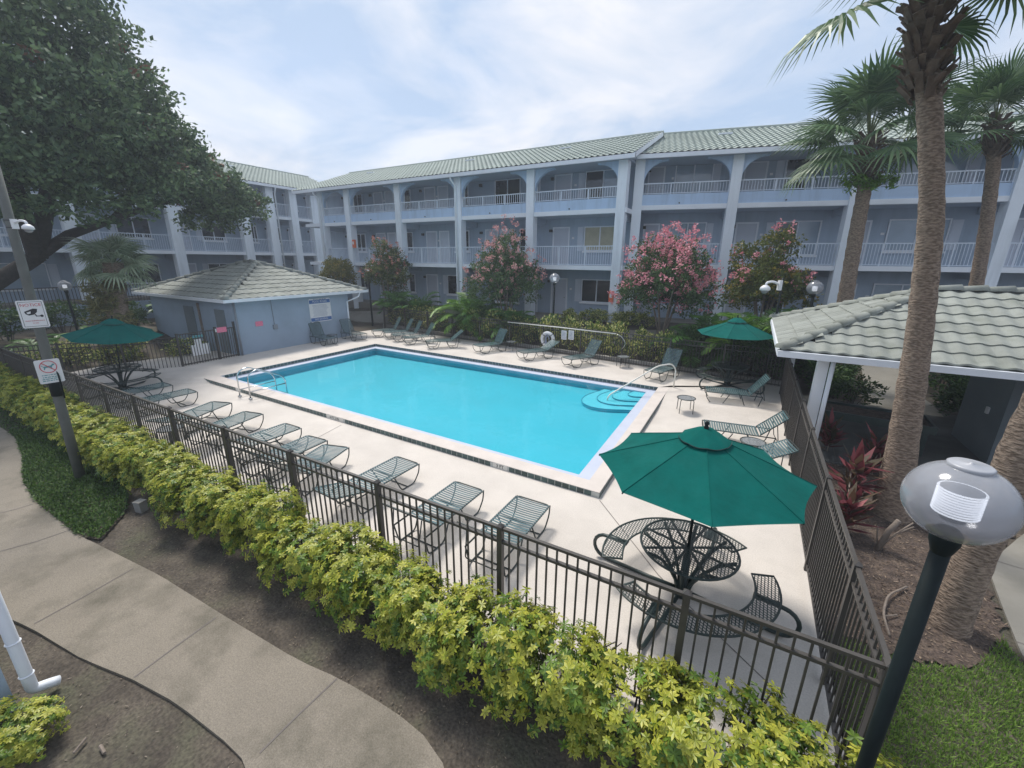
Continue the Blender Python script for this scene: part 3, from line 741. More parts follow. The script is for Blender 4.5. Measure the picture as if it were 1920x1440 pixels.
def cap_line(par, a, b, cm, l):
    a = Vector(a); b = Vector(b); d = (b - a).normalized(); x = d.cross(Vector((0, 0, 1))).normalized(); z = x.cross(d); n = max(1, int((b - a).length / l))
    st = (b - a).length / n; rot = frame_rot(x, d, z)
    for i in range(n): link('hip_cap', cm, par, a + d * (i * st - .03) + z * .03, rot=rot)

# ---- pool house (shed)
SU, SV0, SV1, SB = -19.7, 10.05, 16.2, -27.4
ZE = 2.60
shed = thing('pool_house', 'blue grey stucco pool house with hipped green tile roof beside the pool', 'pool house', (0, 0, 0))
MB().box(SB, SU, SV0, SV1, 0, ZE - .02).obj('wall', 'shed_wall', shed)
ov = .72
e = [(SU + ov * .0 + .0, SV0)]
A0, A1, A2, A3 = (SU + .3, SV0 - .40, ZE), (SU + .3, SV1 + 1.05, ZE), (SB - .6, SV1 + 1.05, ZE), (SB - .6, SV0 - .40, ZE)
hw = (A1[1] - A0[1]) / 2; vm = (A0[1] + A1[1]) / 2; ZR = 4.10
R0, R1 = (A0[0] - hw, vm, ZR), (A3[0] + hw, vm, ZR)
if R1[0] > R0[0]: R1 = R0
sroof = MB().add([A0, A1, A2, A3, R0, R1], [(0, 1, 4), (1, 2, 5, 4), (2, 3, 5), (3, 0, 4, 5)]).obj('roof', 'roof_under', shed)
MB().box(A3[0], A0[0], A0[1], A1[1], ZE - .04, ZE - .012).obj('soffit', 'soffit', shed)
for nm, bx in (('gutter', (A0[0] - .02, A0[0] + .11, A0[1] - .1, A1[1] + .1)), ('gutter', (A3[0], A0[0] + .105, A0[1] - .11, A0[1] + .02)), ('gutter', (A3[0], A0[0] + .10, A1[1] - .02, A1[1] + .11))):
    MB().box(bx[0], bx[1], bx[2], bx[3], ZE - .10, ZE + .03).obj(nm, 'gutter', shed)
tm = roll_tile(.40, .48)
n1_ = tile_face(sroof, A0, A1, R0, R0, .40, .46, tm)
n2_ = tile_face(sroof, A3, A0, R1, R0, .40, .46, tm)
cm = cap_tile(.46, .13)
for p, q in ((A0, R0), (A1, R0), (A3, R1)): cap_line(sroof, p, q, cm, .42)
if (Vector(R0) - Vector(R1)).length > .3: cap_line(sroof, R1, R0, cm, .42)
print('shed tiles', n1_, n2_)
MB().tube([(SU + .36, SV1 + .6, ZE - .05), (SU + .3, SV1 + .5, ZE - .3), (SU + .06, SV1 - .12, ZE - .55), (SU + .06, SV1 - .12, .15)], .045, 8).obj('downspout', 'trim', shed, smooth=True)
MB().tube([(SU + .06, SV0 + .06, ZE - .1), (SU + .06, SV0 + .06, .12)], .04, 8).obj('corner_pipe', 'conduit', shed, smooth=True)
MB().tube([(SU + .03, 11.78, ZE - .1), (SU + .03, 11.8, 1.25)], .015, 6).obj('conduit', 'conduit', shed)
MB().box(SU, SU + .09, 11.72, 11.92, 1.08, 1.30).obj('junction_box', 'conduit', shed)
MB().box(-21.2, -20.4, SV0 - .03, SV0, .1, 2.1).obj('door', 'pav_wall', shed)
MB().box(-24.0, -23.1, SV0 - .03, SV0, .1, 2.1).obj('door', 'pav_wall', shed)
MB().box(-22.62, -22.5, SV0 - .06, SV0, .1, 2.3).obj('door_post', 'bark_pale', shed)

# ---- open pavilion at the right
pav = thing('pavilion', 'open sided pavilion with grey green tiled hip roof and white gutter behind the palm trunks', 'pavilion', (0, 0, 0))
PU0, PU1, PV0, PV1, PZ, PR = .72, 8.4, 10.75, 16.75, 2.5, 3.72
B0, B1, B2, B3 = (PU0, PV0, PZ), (PU1, PV0, PZ), (PU1, PV1, PZ), (PU0, PV1, PZ)
pm_ = (PV0 + PV1) / 2; ph = (PV1 - PV0) / 2
Q0, Q1 = (PU0 + ph, pm_, PR), (PU1, pm_, PR)
proof = MB().add([B0, B1, B2, B3, Q0, Q1], [(0, 1, 5, 4), (1, 2, 5), (2, 3, 4, 5), (3, 0, 4)]).obj('roof', 'roof_under', pav)
MB().box(PU0 + .12, PU1, PV0 + .12, PV1 - .1, PZ - .05, PZ - .012).obj('ceiling', 'soffit', pav)
tm2 = roll_tile(.31, .44)
k1 = tile_face(proof, B0, B1, Q0, Q1, .31, .405, tm2); k2 = tile_face(proof, B3, B0, Q0, Q0, .31, .405, tm2)
cm2 = cap_tile(.44, .125)
for p, q in ((B0, Q0), (B3, Q0), (Q1, Q0)): cap_line(proof, p, q, cm2, .40)
print('pavilion tiles', k1, k2)
for bx in ((PU0 - .06, PU1, PV0 - .12, PV0 + .0, PZ - .13, PZ + .0), (PU0 - .065, PU0 + .05, PV0 + .004, PV1, PZ - .125, PZ + .003)): MB().box(*bx).obj('gutter', 'gutter', pav)
MB().box(PU0 - .02, PU1, PV0 + .002, PV0 + .06, PZ - .0, PZ + .05).obj('drip_edge', 'roof_under', pav)
for x, y, w in ((1.55, 11.05, .2), (1.42, 15.95, .15), (1.48, 13.5, .0)):
    if w: MB().box(x - w / 2, x + w / 2, y - w / 2, y + w / 2, 0, PZ - .05).obj('post', 'white_paint', pav)
MB().tube([(1.70, 10.86, PZ - .1), (1.70, 10.9, 0)], .045, 8).obj('downspout', 'gutter', pav, smooth=True)
MB().box(1.45, 8.4, 11.0, 16.6, -.1, .035).obj('floor', 'pav_floor', pav)
for v in (11.7, 12.4, 15.2, 15.9): joint(pav, [(1.5, v, .035), (8, v - .1, .035)], .012)
for u in (2.2, 2.9, 3.6): joint(pav, [(u, 11.1, .036), (u + .1, 13.0, .036)], .012)
# enclosed store room under the roof, pale wall end and doorway shade painted near-black
wl = MB().box(5.1, 5.35, 12.6, 14.6, 0, PZ - .06).obj('store_wall', 'pav_wall', pav)
MB().box(5.35, 8.3, 14.3, 14.5, 0, PZ - .06).obj('store_back', 'interior_shade', pav)
MB().box(5.36, 8.3, 12.75, 14.3, .036, .05).obj('store_floor', 'interior_shade', pav)
MB().box(6.0, 8.3, 11.4, 11.6, 0, PZ - .06).obj('store_front', 'interior_shade', pav)
MB().box(5.92, 6.0, 11.35, 11.62, 0, PZ - .06).obj('door_jamb', 'pav_wall', pav)
MB().box(5.06, 5.1, 13.2, 13.3, 1.05, 1.2).obj('switch_plate', 'sign_white', pav)
MB().lathe([(0, 0), (.09, 0), (.1, .08), (0, .12)], 10, (5.0, 13.0, PZ - .2)).obj('ceiling_lamp', 'lamp_core', pav)
# game table in the pavilion
gt = thing('game_table', 'low dark game table with green edge standing in the pavilion', 'table', (3.05, 12.9, .035), R(-4))
MB().box(-1.0, 1.0, -.45, .45, .62, .70).obj('table_top', 'mulch', gt)
fr_ = MB(); fr_.box(-1.06, 1.06, -.52, -.45, .58, .76); fr_.box(-1.06, 1.06, .45, .52, .58, .76); fr_.box(-1.06, -1.0, -.45, .45, .58, .76); fr_.box(1.0, 1.06, -.45, .45, .58, .76); fr_.obj('rim', 'table_green', gt)
for x in (-.9, .9):
    for y in (-.4, .4): MB().box(x - .05, x + .05, y - .05, y + .05, 0, .6).obj('leg', 'table_green', gt)
# ---- retaining wall and terrace rail before the left wing
rw = thing('retaining_wall', 'long grey retaining wall with a thin rail on top below the left wing', 'wall', (-32.2, 0, 0))
MB().box(-.14, .14, -12, 30, .3, 1.80).obj('wall_body', 'shed_wall', rw)
b = MB(); b.bar((0, -12, 2.75), (0, 30, 2.75), .05, .05)
for i in range(int(42 / .14)): b.box(-.012, .012, -12 + i * .14 - .012, -12 + i * .14 + .012, 1.8, 2.75)
stuff(b.obj('railing', 'bronze', rw))
# ================================================================== fences
def fence(name, label, a, b, h, posts, step=.108, z=0., single=True, skip=(), group=None):
    """picket fence from a to b (plan); posts: distances along it"""
    a = np.array(a, float); b = np.array(b, float); Ln = float(np.hypot(*(b - a))); ang = math.atan2(*(b - a)[::-1])
    t = thing(name, label, 'fence', (a[0], a[1], z), ang, group)
    pw = .062
    if ('p', h) not in _fm:
        m = MB(); m.box(-pw / 2, pw / 2, -pw / 2, pw / 2, -.05, h + .03); m.add([(-pw / 2 - .006, -pw / 2 - .006, h + .03), (pw / 2 + .006, -pw / 2 - .006, h + .03), (pw / 2 + .006, pw / 2 + .006, h + .03), (-pw / 2 - .006, pw / 2 + .006, h + .03), (0, 0, h + .065)], [(0, 3, 2, 1), (0, 1, 4), (1, 2, 4), (2, 3, 4), (3, 0, 4)])
        _fm[('p', h)] = m.mesh('post', 'bronze'); _fm[('k', h)] = MB().box(-.009, .009, -.009, .009, .06, h - .01).mesh('picket', 'bronze')
    for s in posts: link('post', _fm[('p', h)], t, (s, 0, 0))
    for s0, s1 in zip(posts[:-1], posts[1:]):
        for zz, nm in ((h, 'top_rail'), (h - .17, 'middle_rail'), (.10, 'bottom_rail')):
            MB().box(s0 + pw / 2, s1 - pw / 2, -.019, .019, zz - .016, zz + .016).obj(nm, 'bronze', t)
        n = max(2, int(round((s1 - s0) / step))); st = (s1 - s0) / n
        if single:
            for i in range(1, n): link('picket', _fm[('k', h)], t, (s0 + i * st, 0, 0))
        else:
            m = MB()
            for i in range(1, n): x = s0 + i * st; m.box(x - .009, x + .009, -.009, .009, .06, h - .01)
            stuff(m.obj('picket_row', 'bronze', t))
    return t
_fm = {}
FV = 3.42; FU = 1.28
npx = [(180, 697), (265, 738), (338, 762), (432, 800), (553, 845), (716, 902), (945, 983), (1291, 1104)]
us = [float(G(x, y, 1.5)[0]) for x, y in npx]
FU0 = -22.6
posts = [0.] + [-20.7 - FU0, -18.8 - FU0] + [u - FU0 for u in us[:]] + [FU - FU0]
pp_ = sorted(posts); posts = [pp_[0]]
for q in pp_[1:]:
    if q - posts[-1] > .8: posts.append(q)
# fill over-long bays
full = [posts[0]]
for q in posts[1:]:
    n = max(1, int(round((q - full[-1]) / 1.95))); s0 = full[-1]
    for i in range(1, n + 1): full.append(s0 + (q - s0) * i / n)
nfence = fence('picket_fence', 'dark bronze picket fence running between the yellow green hedge and the row of loungers', (FU0, FV), (FU, FV), 1.5, full, .112)
rlen = 13.0
rposts = [1.22, 3.2, 5.2, 7.0, 8.9, 10.8, 12.6]
rfence = fence('picket_fence', 'dark bronze picket fence between the deck and the mulch bed beside the pavilion', (FU, FV), (FU, FV + 13.4), 1.5, [0.02] + rposts, .105)
lf0, lf1, lf2 = np.array([-19.75, 10.0]), np.array([-19.6, 7.75]), np.array([-22.6, 3.42])
gate = thing('pool_gate', 'dark picket pool gate with white stepped board and pink sign next to the pool house', 'gate', (lf1[0], lf1[1], .1), math.atan2(*(lf0 - lf1)[::-1]))
gl = float(np.hypot(*(lf0 - lf1)))
b = MB(); b.box(-.035, .035, -.035, .035, -.1, 1.35); b.obj('post', 'bronze', gate)
MB().box(gl - .04, gl + .03, -.035, .035, -.1, 1.55).obj('post', 'bronze', gate); MB().box(1.42, 1.50, -.04, .04, -.1, 1.42).obj('post', 'bronze', gate)
for zz in (.08, 1.3): MB().box(.04, gl - .04, -.02, .02, zz - .02, zz + .02).obj('rail', 'bronze', gate)
_gp = MB().box(-.01, .01, -.01, .01, .0, 1.3).mesh('picket', 'bronze')
for i in range(1, 21):
    if abs(gl * i / 21 - 1.46) > .06: link('picket', _gp, gate, (gl * i / 21, 0, 0))
bd = MB(); bd.box(.42, 1.12, .012, .03, .35, .80); bd.box(.60, .86, .012, .03, .80, 1.02)
bd.obj('white_board', 'sign_white', gate); MB().box(.55, .95, .012, .03, 1.08, 1.18).obj('teal_notice', 'sign_teal', gate)
MB().box(1.52, 1.92, -.03, -.012, 1.16, 1.38).obj('pink_sign', 'sign_pink', gate); MB().box(1.44, 1.49, -.05, -.04, 1.2, 1.34).obj('latch', 'sign_white', gate)
ls = float(np.hypot(*(lf2 - lf1)))
lfence = fence('picket_fence', 'dark picket fence behind the green umbrella table at the shady end of the deck', lf1, lf2, 1.3, [0., ls / 3, 2 * ls / 3, ls], .125)
fl = float(np.hypot(*(FAR_B - FAR_A)))
ffence = fence('picket_fence', 'dark picket fence along the far deck edge in front of the flowering trees', FAR_A + [0.3, -.03], FAR_B, 1.32, list(np.linspace(0, fl - .3, 12)), .112, z=.1, single=False)
# low kerb under the far fence
kb = MB(); d_ = unit(FAR_B - FAR_A); n_ = np.array([-d_[1], d_[0]])
kb.add([(*(FAR_A + n_ * .1), .0), (*(FAR_B + n_ * .1), .0), (*(FAR_B + n_ * .3), .0), (*(FAR_A + n_ * .3), .0), (*(FAR_A + n_ * .1), .34), (*(FAR_B + n_ * .1), .30), (*(FAR_B + n_ * .3), .30), (*(FAR_A + n_ * .3), .34)], [(4, 5, 6, 7), (0, 1, 5, 4), (2, 3, 7, 6)])
struct(kb.obj('bed_kerb', 'concrete_box'))

# ================================================================== loungers
def bend(pts, r=.05, n=4):
    """round the corners of a polyline"""
    P = [Vector(p) for p in pts]; o = [P[0]]
    for i in range(1, len(P) - 1):
        a = (P[i - 1] - P[i]); b = (P[i + 1] - P[i]); ra = min(r, a.length * .45, b.length * .45)
        p0 = P[i] + a.normalized() * ra; p1 = P[i] + b.normalized() * ra
        for k in range(n + 1):
            t = k / n; o.append(p0 * (1 - t) ** 2 + P[i] * 2 * t * (1 - t) + p1 * t * t)
    o.append(P[-1]); return o
def make_lounger(back, detailed, label, group):
    W, ZS, YH, BL = .315, .37, 1.22, .76
    t = thing('sun_lounger', label, 'lounger', group=group)
    f = MB()
    f.tube(bend([(-W, YH + .35, ZS - .01), (-W, 0, ZS), (W, 0, ZS), (W, YH + .35, ZS - .01)], .09), .0135, 7)
    f.tube([(-W, YH, ZS - .012), (W, YH, ZS - .012)], .011, 6); f.tube([(-W, .62, ZS - .03), (W, .62, ZS - .03)], .009, 6)
    f.obj('frame', 'frame_green', t, smooth=True)
    ca, sa = math.cos(back), math.sin(back)
    def bp(x, s, o=0.): return (x, YH + s * ca - o * sa, ZS + s * sa + o * ca)
    k = MB(); k.tube(bend([bp(-W + .012, .02), bp(-W + .012, BL), bp(W - .012, BL), bp(W - .012, .02)], .09), .0135, 7)
    q = bp(0, .45)
    k.tube(bend([bp(-W + .03, .45, -.02), (-W + .05, YH + .42, ZS - .13), (W - .05, YH + .42, ZS - .13), bp(W - .03, .45, -.02)], .04), .010, 6)
    bk = k.obj('back_frame', 'frame_green', t, smooth=True)
    for sx in (-1, 1):
        x = sx * W
        l1 = MB().tube(bend([(x, .0, ZS), (x, .02, ZS - .17), (x * .98, .16, .014), (x * .98, .50, .014), (x, .66, ZS - .03)], .07), .0125, 7); l1.obj('leg', 'frame_green', t, smooth=True)
        l2 = MB().tube(bend([(x, .98, ZS - .02), (x * .98, 1.12, .014), (x * .98, 1.48, .014), (x, 1.56, ZS - .02)], .07), .0125, 7); l2.obj('leg', 'frame_green', t, smooth=True)
    br = MB(); br.tube([(-W, .34, .016), (W, .34, .016)], .010, 6); br.tube([(-W, 1.30, .016), (W, 1.30, .016)], .010, 6); br.obj('cross_brace', 'frame_green', t, smooth=True)
    ns, nb = 21, 13; sw = .038
    def strapmesh(): 
        m = MB(); n = 6
        for i in range(n + 1):
            u = i / n * 2 - 1; z = -.016 * (1 - u * u) + .013
            for y in (-sw / 2, sw / 2): m.v.append((u * (W + .012), y, z))
        for i in range(n): m.f.append((2 * i, 2 * i + 2, 2 * i + 3, 2 * i + 1))
        o = len(m.v)
        for sx in (-1, 1):
            x = sx * (W + .0145); m.add([(x, -sw / 2, .012), (x, sw / 2, .012), (x, sw / 2, -.014), (x, -sw / 2, -.014)], [(0, 1, 2, 3)])
        return m
    if detailed:
        if 'strap' not in _fm: _fm['strap'] = strapmesh().mesh('strap', 'strap', True)
        for i in range(ns): link('strap', _fm['strap'], t, (0, .05 + i * (YH - .08) / (ns - 1), ZS))
        for i in range(nb): s = .06 + i * (BL - .11) / (nb - 1); link('strap', _fm['strap'], t, bp(0, s), rot=(back, 0, 0), scale=(.965, 1, 1))
    else:
        m = MB(); s0 = strapmesh()
        for i in range(ns): m.add([(p[0], p[1] + .05 + i * (YH - .08) / (ns - 1), p[2] + ZS) for p in s0.v], s0.f)
        stuff(m.obj('seat_straps', 'strap', t, True)); m = MB()
        for i in range(nb):
            s = .06 + i * (BL - .11) / (nb - 1); m.add([bp(p[0] * .965, s + p[1], p[2]) for p in s0.v], s0.f)
        stuff(m.obj('back_straps', 'strap', t, True))
    return t
_lp = {}
def lounger(foot, ang, back, label, group, detailed=False, z=0.):
    """foot: plan point of the foot-end centre, ang: direction from foot to head"""
    key = (round(back), detailed)
    if key not in _lp: o = _lp[key] = make_lounger(R(back), detailed, label, group)
    else:
        o = copy_tree(_lp[key]); o['label'] = label; o['group'] = group
    o.location = (float(foot[0]), float(foot[1]), z); o.rotation_euler = (0, 0, ang - math.pi / 2); return o
NG = 'strap loungers in the row along the hedge side fence'
LBL = 'green strap lounger with raised back in the row beside the hedge side fence'
near = [((300, 716), (330, 723), 40), ((353, 728), (369.5, 735), 40), ((397, 749), (436, 759), 12), ((458, 772), (494, 775), 38), ((535, 793), (565, 803), 40), ((577, 817), (614, 825), 42), ((608, 834), (653, 838), 40), ((744, 855), (786, 870), 16), ((854, 902), (907, 920), 42), ((969, 929), (1032, 948), 44)]
angs = [-90, -92, -70, -78, -90, -86, -74, -92, -91, -90]
for (a, b_, bk), an in zip(near, angs):
    c = (G(*a, .37) + G(*b_, .37)) / 2
    lab = LBL if bk > 20 else ('green strap lounger lying nearly flat in the fence row, turned towards the ladder' if an == -70 else 'green strap lounger with its back let down nearly flat in the fence row')
    lounger(c, R(an), bk, lab, NG if bk > 20 else None, True)
def far_l(fx, fy, hx, hy, back, label, group, zf=.40, zh=None, det=False, zd=.12):
    a = G(fx, fy, zf + zd - .05)
    zz = zd + .37 + .76 * math.sin(R(back)); h = G(hx, hy, zz)
    ang = math.atan2(h[1] - a[1], h[0] - a[0]); return lounger(a, ang, back, label, group, det, zd), a, h
FG = 'green loungers set out along the far fence'
FL_ = 'green strap lounger with raised back set out along the far picket fence'
def faux(p, ang, back, label, group, zd=.12, det=False): return lounger(p, R(ang), back, label, group, det, zd)
# against the pool house wall
faux(G(622, 636, .45)[:2], 172, 62, 'green lounger with steep back under the pool rules board at the pool house wall', 'loungers at the pool house wall')
faux(G(678, 628, .45)[:2], 170, 60, 'green lounger with steep back at the pool house corner by the downspout', 'loungers at the pool house wall')
for (x, y, an, bk) in ((694, 621, 55, 60), (716, 624, 55, 60), (731, 629, 55, 60), (752, 634, 55, 60)):
    faux(G(x + 4, y, .45)[:2], an, bk, 'one of four steep backed green loungers side by side near the pool house corner', 'four loungers side by side')
for (x, y, an, bk, lab) in ((799, 640, 45, 38, 'green lounger with half raised back under the drooping palm fronds at the far fence'),
                           (893, 649, 66, 62, 'green lounger with steep back beside the small round table at the far fence'),
                           (975, 661, 58, 28, 'green lounger with low back in front of the life ring'),
                           (1062, 673, 62, 55, 'green lounger with raised back in front of the two white fence signs'),
                           (1222, 698, 72, 58, 'green lounger with steep back beyond the pool step handrail')):
    faux(G(x, y, .47)[:2], an, bk, lab, FG)
faux(G(1323, 729, .43)[:2], 10, 52, 'green strap lounger with raised back in front of the shaded umbrella table', None, .06, True)
faux(G(1318, 795, .37)[:2], 8, 44, 'green strap lounger with raised back and pale gaps by the pavilion post', None, 0., True)
faux((-.62, 9.35), 16, 26, 'green strap lounger showing only its back behind the big umbrella', None, 0., True)

# ================================================================== small round tables
def make_side_table():
    t = thing('side_table', '', 'table')
    MB().tube([(.255 * math.cos(a), .255 * math.sin(a), .45) for a in np.linspace(0, 2 * math.pi, 24, endpoint=False)], .013, 7, closed=True).obj('rim', 'frame_green', t, smooth=True)
    MB().lathe([(0, .452), (.25, .452), (.25, .446), (0, .446)], 24).obj('glass_top', 'table_glass', t)
    for k in range(4):
        a = math.pi / 4 + k * math.pi / 2; c, s = math.cos(a), math.sin(a)
        MB().tube(bend([(.20 * c, .20 * s, .44), (.26 * c, .26 * s, .41), (.27 * c, .27 * s, 0)], .03), .011, 6).obj('leg', 'frame_green', t, smooth=True)
    return t
st0 = None
for x, y, zt, z, lab in ((1287, 746, .45, 0, 'small round glass topped table on the deck at the step end of the pool'), (1412, 828, .45, 0, 'small round glass topped table between the two striped loungers'),
                      (1169, 669, .55, .11, 'small round dark table at the far fence near the hook pole end'), (958, 641, .55, .11, 'small round table at the far fence left of the life ring'),
                      (622, 628, .55, .11, 'small round table between the loungers at the pool house wall'), (318, 803, .45, 0, 'small round table behind the pickets in the fence row')):
    if st0 is None: o = st0 = make_side_table()
    else: o = copy_tree(st0)
    o['label'] = lab; p = G(x, y, zt); o.location = (p[0], p[1], z); o.rotation_euler = (0, 0, random.random())

# ================================================================== picnic tables with umbrellas
def lattice(inside, R_, sp, w, z, ang, thick=.004):
    mb = MB()
    for a in ang:
        d = np.array([math.cos(a), math.sin(a)]); n = np.array([-d[1], d[0]]); k = int(R_ / sp)
        for i in range(-k, k + 1):
            s = np.linspace(-R_, R_, int(2 * R_ / .02)); P = n[None] * (i * sp) + d[None] * s[:, None]
            ins = np.array([inside(p) for p in P]); j = 0
            while j < len(s):
                if ins[j]:
                    e = j
                    while e + 1 < len(s) and ins[e + 1]: e += 1
                    if e > j:
                        p0, p1 = P[j], P[e]; o = n * w / 2
                        mb.add([(*(p0 - o), z), (*(p1 - o), z), (*(p1 + o), z), (*(p0 + o), z)], [(0, 1, 2, 3)])
                    j = e + 1
                else: j += 1
    return mb
def arc(r, a0, a1, n, z): return [(r * math.cos(a0 + (a1 - a0) * i / n), r * math.sin(a0 + (a1 - a0) * i / n), z) for i in range(n + 1)]
def make_picnic(sp):
    t = thing('picnic_table', '', 'table')
    top = MB(); top.tube(arc(.60, 0, 2 * math.pi, 40, .75)[:-1], .016, 7, closed=True); tp = top.obj('table_top', 'table_green', t, smooth=True)
    stuff(lattice(lambda p: np.hypot(*p) < .60, .62, sp, sp * .32, .757, (R(58), R(-58))).obj('mesh_panel', 'table_green', tp))
    cr = MB(); 
    for k in range(4):
        a = k * math.pi / 4; cr.bar((-.58 * math.cos(a), -.58 * math.sin(a), .735), (.58 * math.cos(a), .58 * math.sin(a), .735), .03, .02)
    cr.obj('top_ribs', 'table_green', tp)
    bw = MB(); bw.lathe([(.10, .05), (.12, .20), (.20, .38), (.34, .56), (.44, .72)], 4 * 4); 
    # bowl of curved arms
    arms = MB()
    for k in range(8):
        a = k * math.pi / 4 + .2; c, s = math.cos(a), math.sin(a); arms.tube([(r * c, r * s, z) for r, z in ((.07, .06), (.11, .22), (.22, .42), (.38, .62), (.57, .735))], .024, 6)
    arms.obj('pedestal_arms', 'table_green', t, smooth=True)
    MB().lathe([(.0, .0), (.12, .0), (.12, .05), (.06, .08), (.045, .74), (0, .74)], 14).obj('pedestal', 'table_green', t, smooth=True)
    for b0, b1 in ((R(20), R(170)), (R(200), R(350))):
        s_ = MB(); ri, ro = .82, 1.09
        loop = arc(ro, b0, b1, 26, .44) + [(ri * math.cos(b1), ri * math.sin(b1), .44)] + arc(ri, b1, b0, 26, .44)[1:]
        s_.tube(loop, .014, 7, closed=True); st = s_.obj('bench', 'table_green', t, smooth=True)
        stuff(lattice(lambda p: ri < np.hypot(*p) < ro and (b0 < math.atan2(p[1], p[0]) % (2 * math.pi) < b1), 1.12, sp, sp * .32, .445, (R(58), R(-58))).obj('mesh_panel', 'table_green', st))
        for q in (.18, .82):
            a = b0 + (b1 - b0) * q; c, s = math.cos(a), math.sin(a)
            pts = [(.08, .06), (.45, .04), (1.12, .035)] + [(1.12 + .19 * math.sin(w), .225 - .19 * math.cos(w)) for w in np.linspace(.25, math.pi, 9)] + [(1.0, .425), (.84, .425)]
            MB().tube([(r * c, r * s, z) for r, z in pts], .027, 8).obj('leg', 'table_green', t, smooth=True)
            MB().bar((.80 * c, .80 * s, .428), (1.10 * c, 1.10 * s, .428), .11, .006).obj('seat_plate', 'table_green', st)
    return t
def make_umbrella():
    t = thing('patio_umbrella', '', 'umbrella')
    MB().tube([(0, 0, .05), (0, 0, 2.36)], .019, 10).obj('pole', 'post_black', t, smooth=True)
    n = 8; Rr = 1.24; zr, za, zv = 1.88, 2.36, 2.30
    pr = [(0.0, 1.0), (.16, .86), (.45, .56), (.75, .26), (1.0, 0.)]
    can = MB()
    for k in range(n):
        a0, a1 = 2 * math.pi * k / n, 2 * math.pi * (k + 1) / n; m = 6; o = len(can.v)
        for (u, h) in pr:
            for i in range(m + 1):
                f = i / m; sag = 1 - .035 * math.sin(math.pi * f) * u; p0 = np.array([math.cos(a0), math.sin(a0)]); p1 = np.array([math.cos(a1), math.sin(a1)])
                p = (p0 * (1 - f) + p1 * f) * Rr * u * sag; z = zr + (za - zr) * h - .028 * math.sin(math.pi * f) * u * (1.2 - u * .4)
                can.v.append((p[0], p[1], z))
        for j in range(len(pr) - 1):
            for i in range(m): can.f.append((o + j * (m + 1) + i, o + (j + 1) * (m + 1) + i, o + (j + 1) * (m + 1) + i + 1, o + j * (m + 1) + i + 1))
    # short hem
    cn = can.obj('canopy', 'canvas', t, smooth=False)
    cn.data.polygons.foreach_set('use_smooth', [True] * len(cn.data.polygons))
    seam = MB()
    for k in range(n):
        a = 2 * math.pi * k / n; seam.tube([(Rr * u * math.cos(a), Rr * u * math.sin(a), zr + (za - zr) * h + .003) for u, h in pr], .006, 5)
    seam.obj('seam', 'canvas', cn)
    for k in range(n):
        a = 2 * math.pi * k / n; rb = MB(); rb.tube([(Rr * u * math.cos(a), Rr * u * math.sin(a), zr + (za - zr) * h - .015) for u, h in pr[1:]], .008, 5)
        rb.tube([(.03 * math.cos(a), .03 * math.sin(a), 1.78), (.62 * math.cos(a), .62 * math.sin(a), 2.04)], .007, 5); rb.obj('rib', 'post_black', t)
    v = MB(); o = 0
    for (u, z) in ((.0, 2.43), (.10, 2.415), (.30, 2.295)):
        for i in range(32):
            a = 2 * math.pi * i / 32; w = 1 - .06 * abs(math.sin(4 * a)); v.v.append((u * w * math.cos(a), u * w * math.sin(a), z - (.02 * abs(math.sin(4 * a)) if u > .2 else 0)))
    for j in range(2):
        for i in range(32): v.f.append((j * 32 + i, (j + 1) * 32 + i, (j + 1) * 32 + (i + 1) % 32, j * 32 + (i + 1) % 32))
    vt = v.obj('vent_cap', 'canvas', t, smooth=True)
    MB().tube([(.30 * (1 - .06 * abs(math.sin(4 * a))) * math.cos(a), .30 * (1 - .06 * abs(math.sin(4 * a))) * math.sin(a), 2.293 - .02 * abs(math.sin(4 * a))) for a in np.linspace(0, 2 * math.pi, 48, endpoint=False)], .005, 4, closed=True).obj('vent_piping', 'frame_green', vt)
    MB().lathe([(0, 2.42), (.03, 2.42), (.028, 2.45), (.018, 2.46), (.028, 2.49), (.016, 2.515), (0, 2.52)], 12).obj('finial', 'post_black', t, smooth=True)
    return t
tabs = [((-.25, 5.22), 0., R(30), R(11), 'round green mesh picnic table with curved benches at the fence corner', 'large green patio umbrella over the round mesh table at the fence corner'),
        ((-.33, 16.2), .10, R(5), R(-8), 'shaded round picnic table with curved benches near the pavilion', 'green patio umbrella open over the shaded table near the pavilion'),
        ((-18.2, 5.35), .02, R(70), R(20), 'dark round picnic table in the shady deck corner by the gate', 'green patio umbrella tilted over the table in the shady corner by the gate')]
pt0 = um0 = None
for i, (c, z, ra, rb_, l1, l2) in enumerate(tabs):
    if i == 0: o = pt0 = make_picnic(.038); u = um0 = make_umbrella()
    else: o = copy_tree(pt0); u = copy_tree(um0)
    o['label'] = l1; u['label'] = l2; o.location = (c[0], c[1], z); o.rotation_euler = (0, 0, ra); u.location = (c[0], c[1], z); u.rotation_euler = (0, R(7) if i == 2 else 0, rb_)

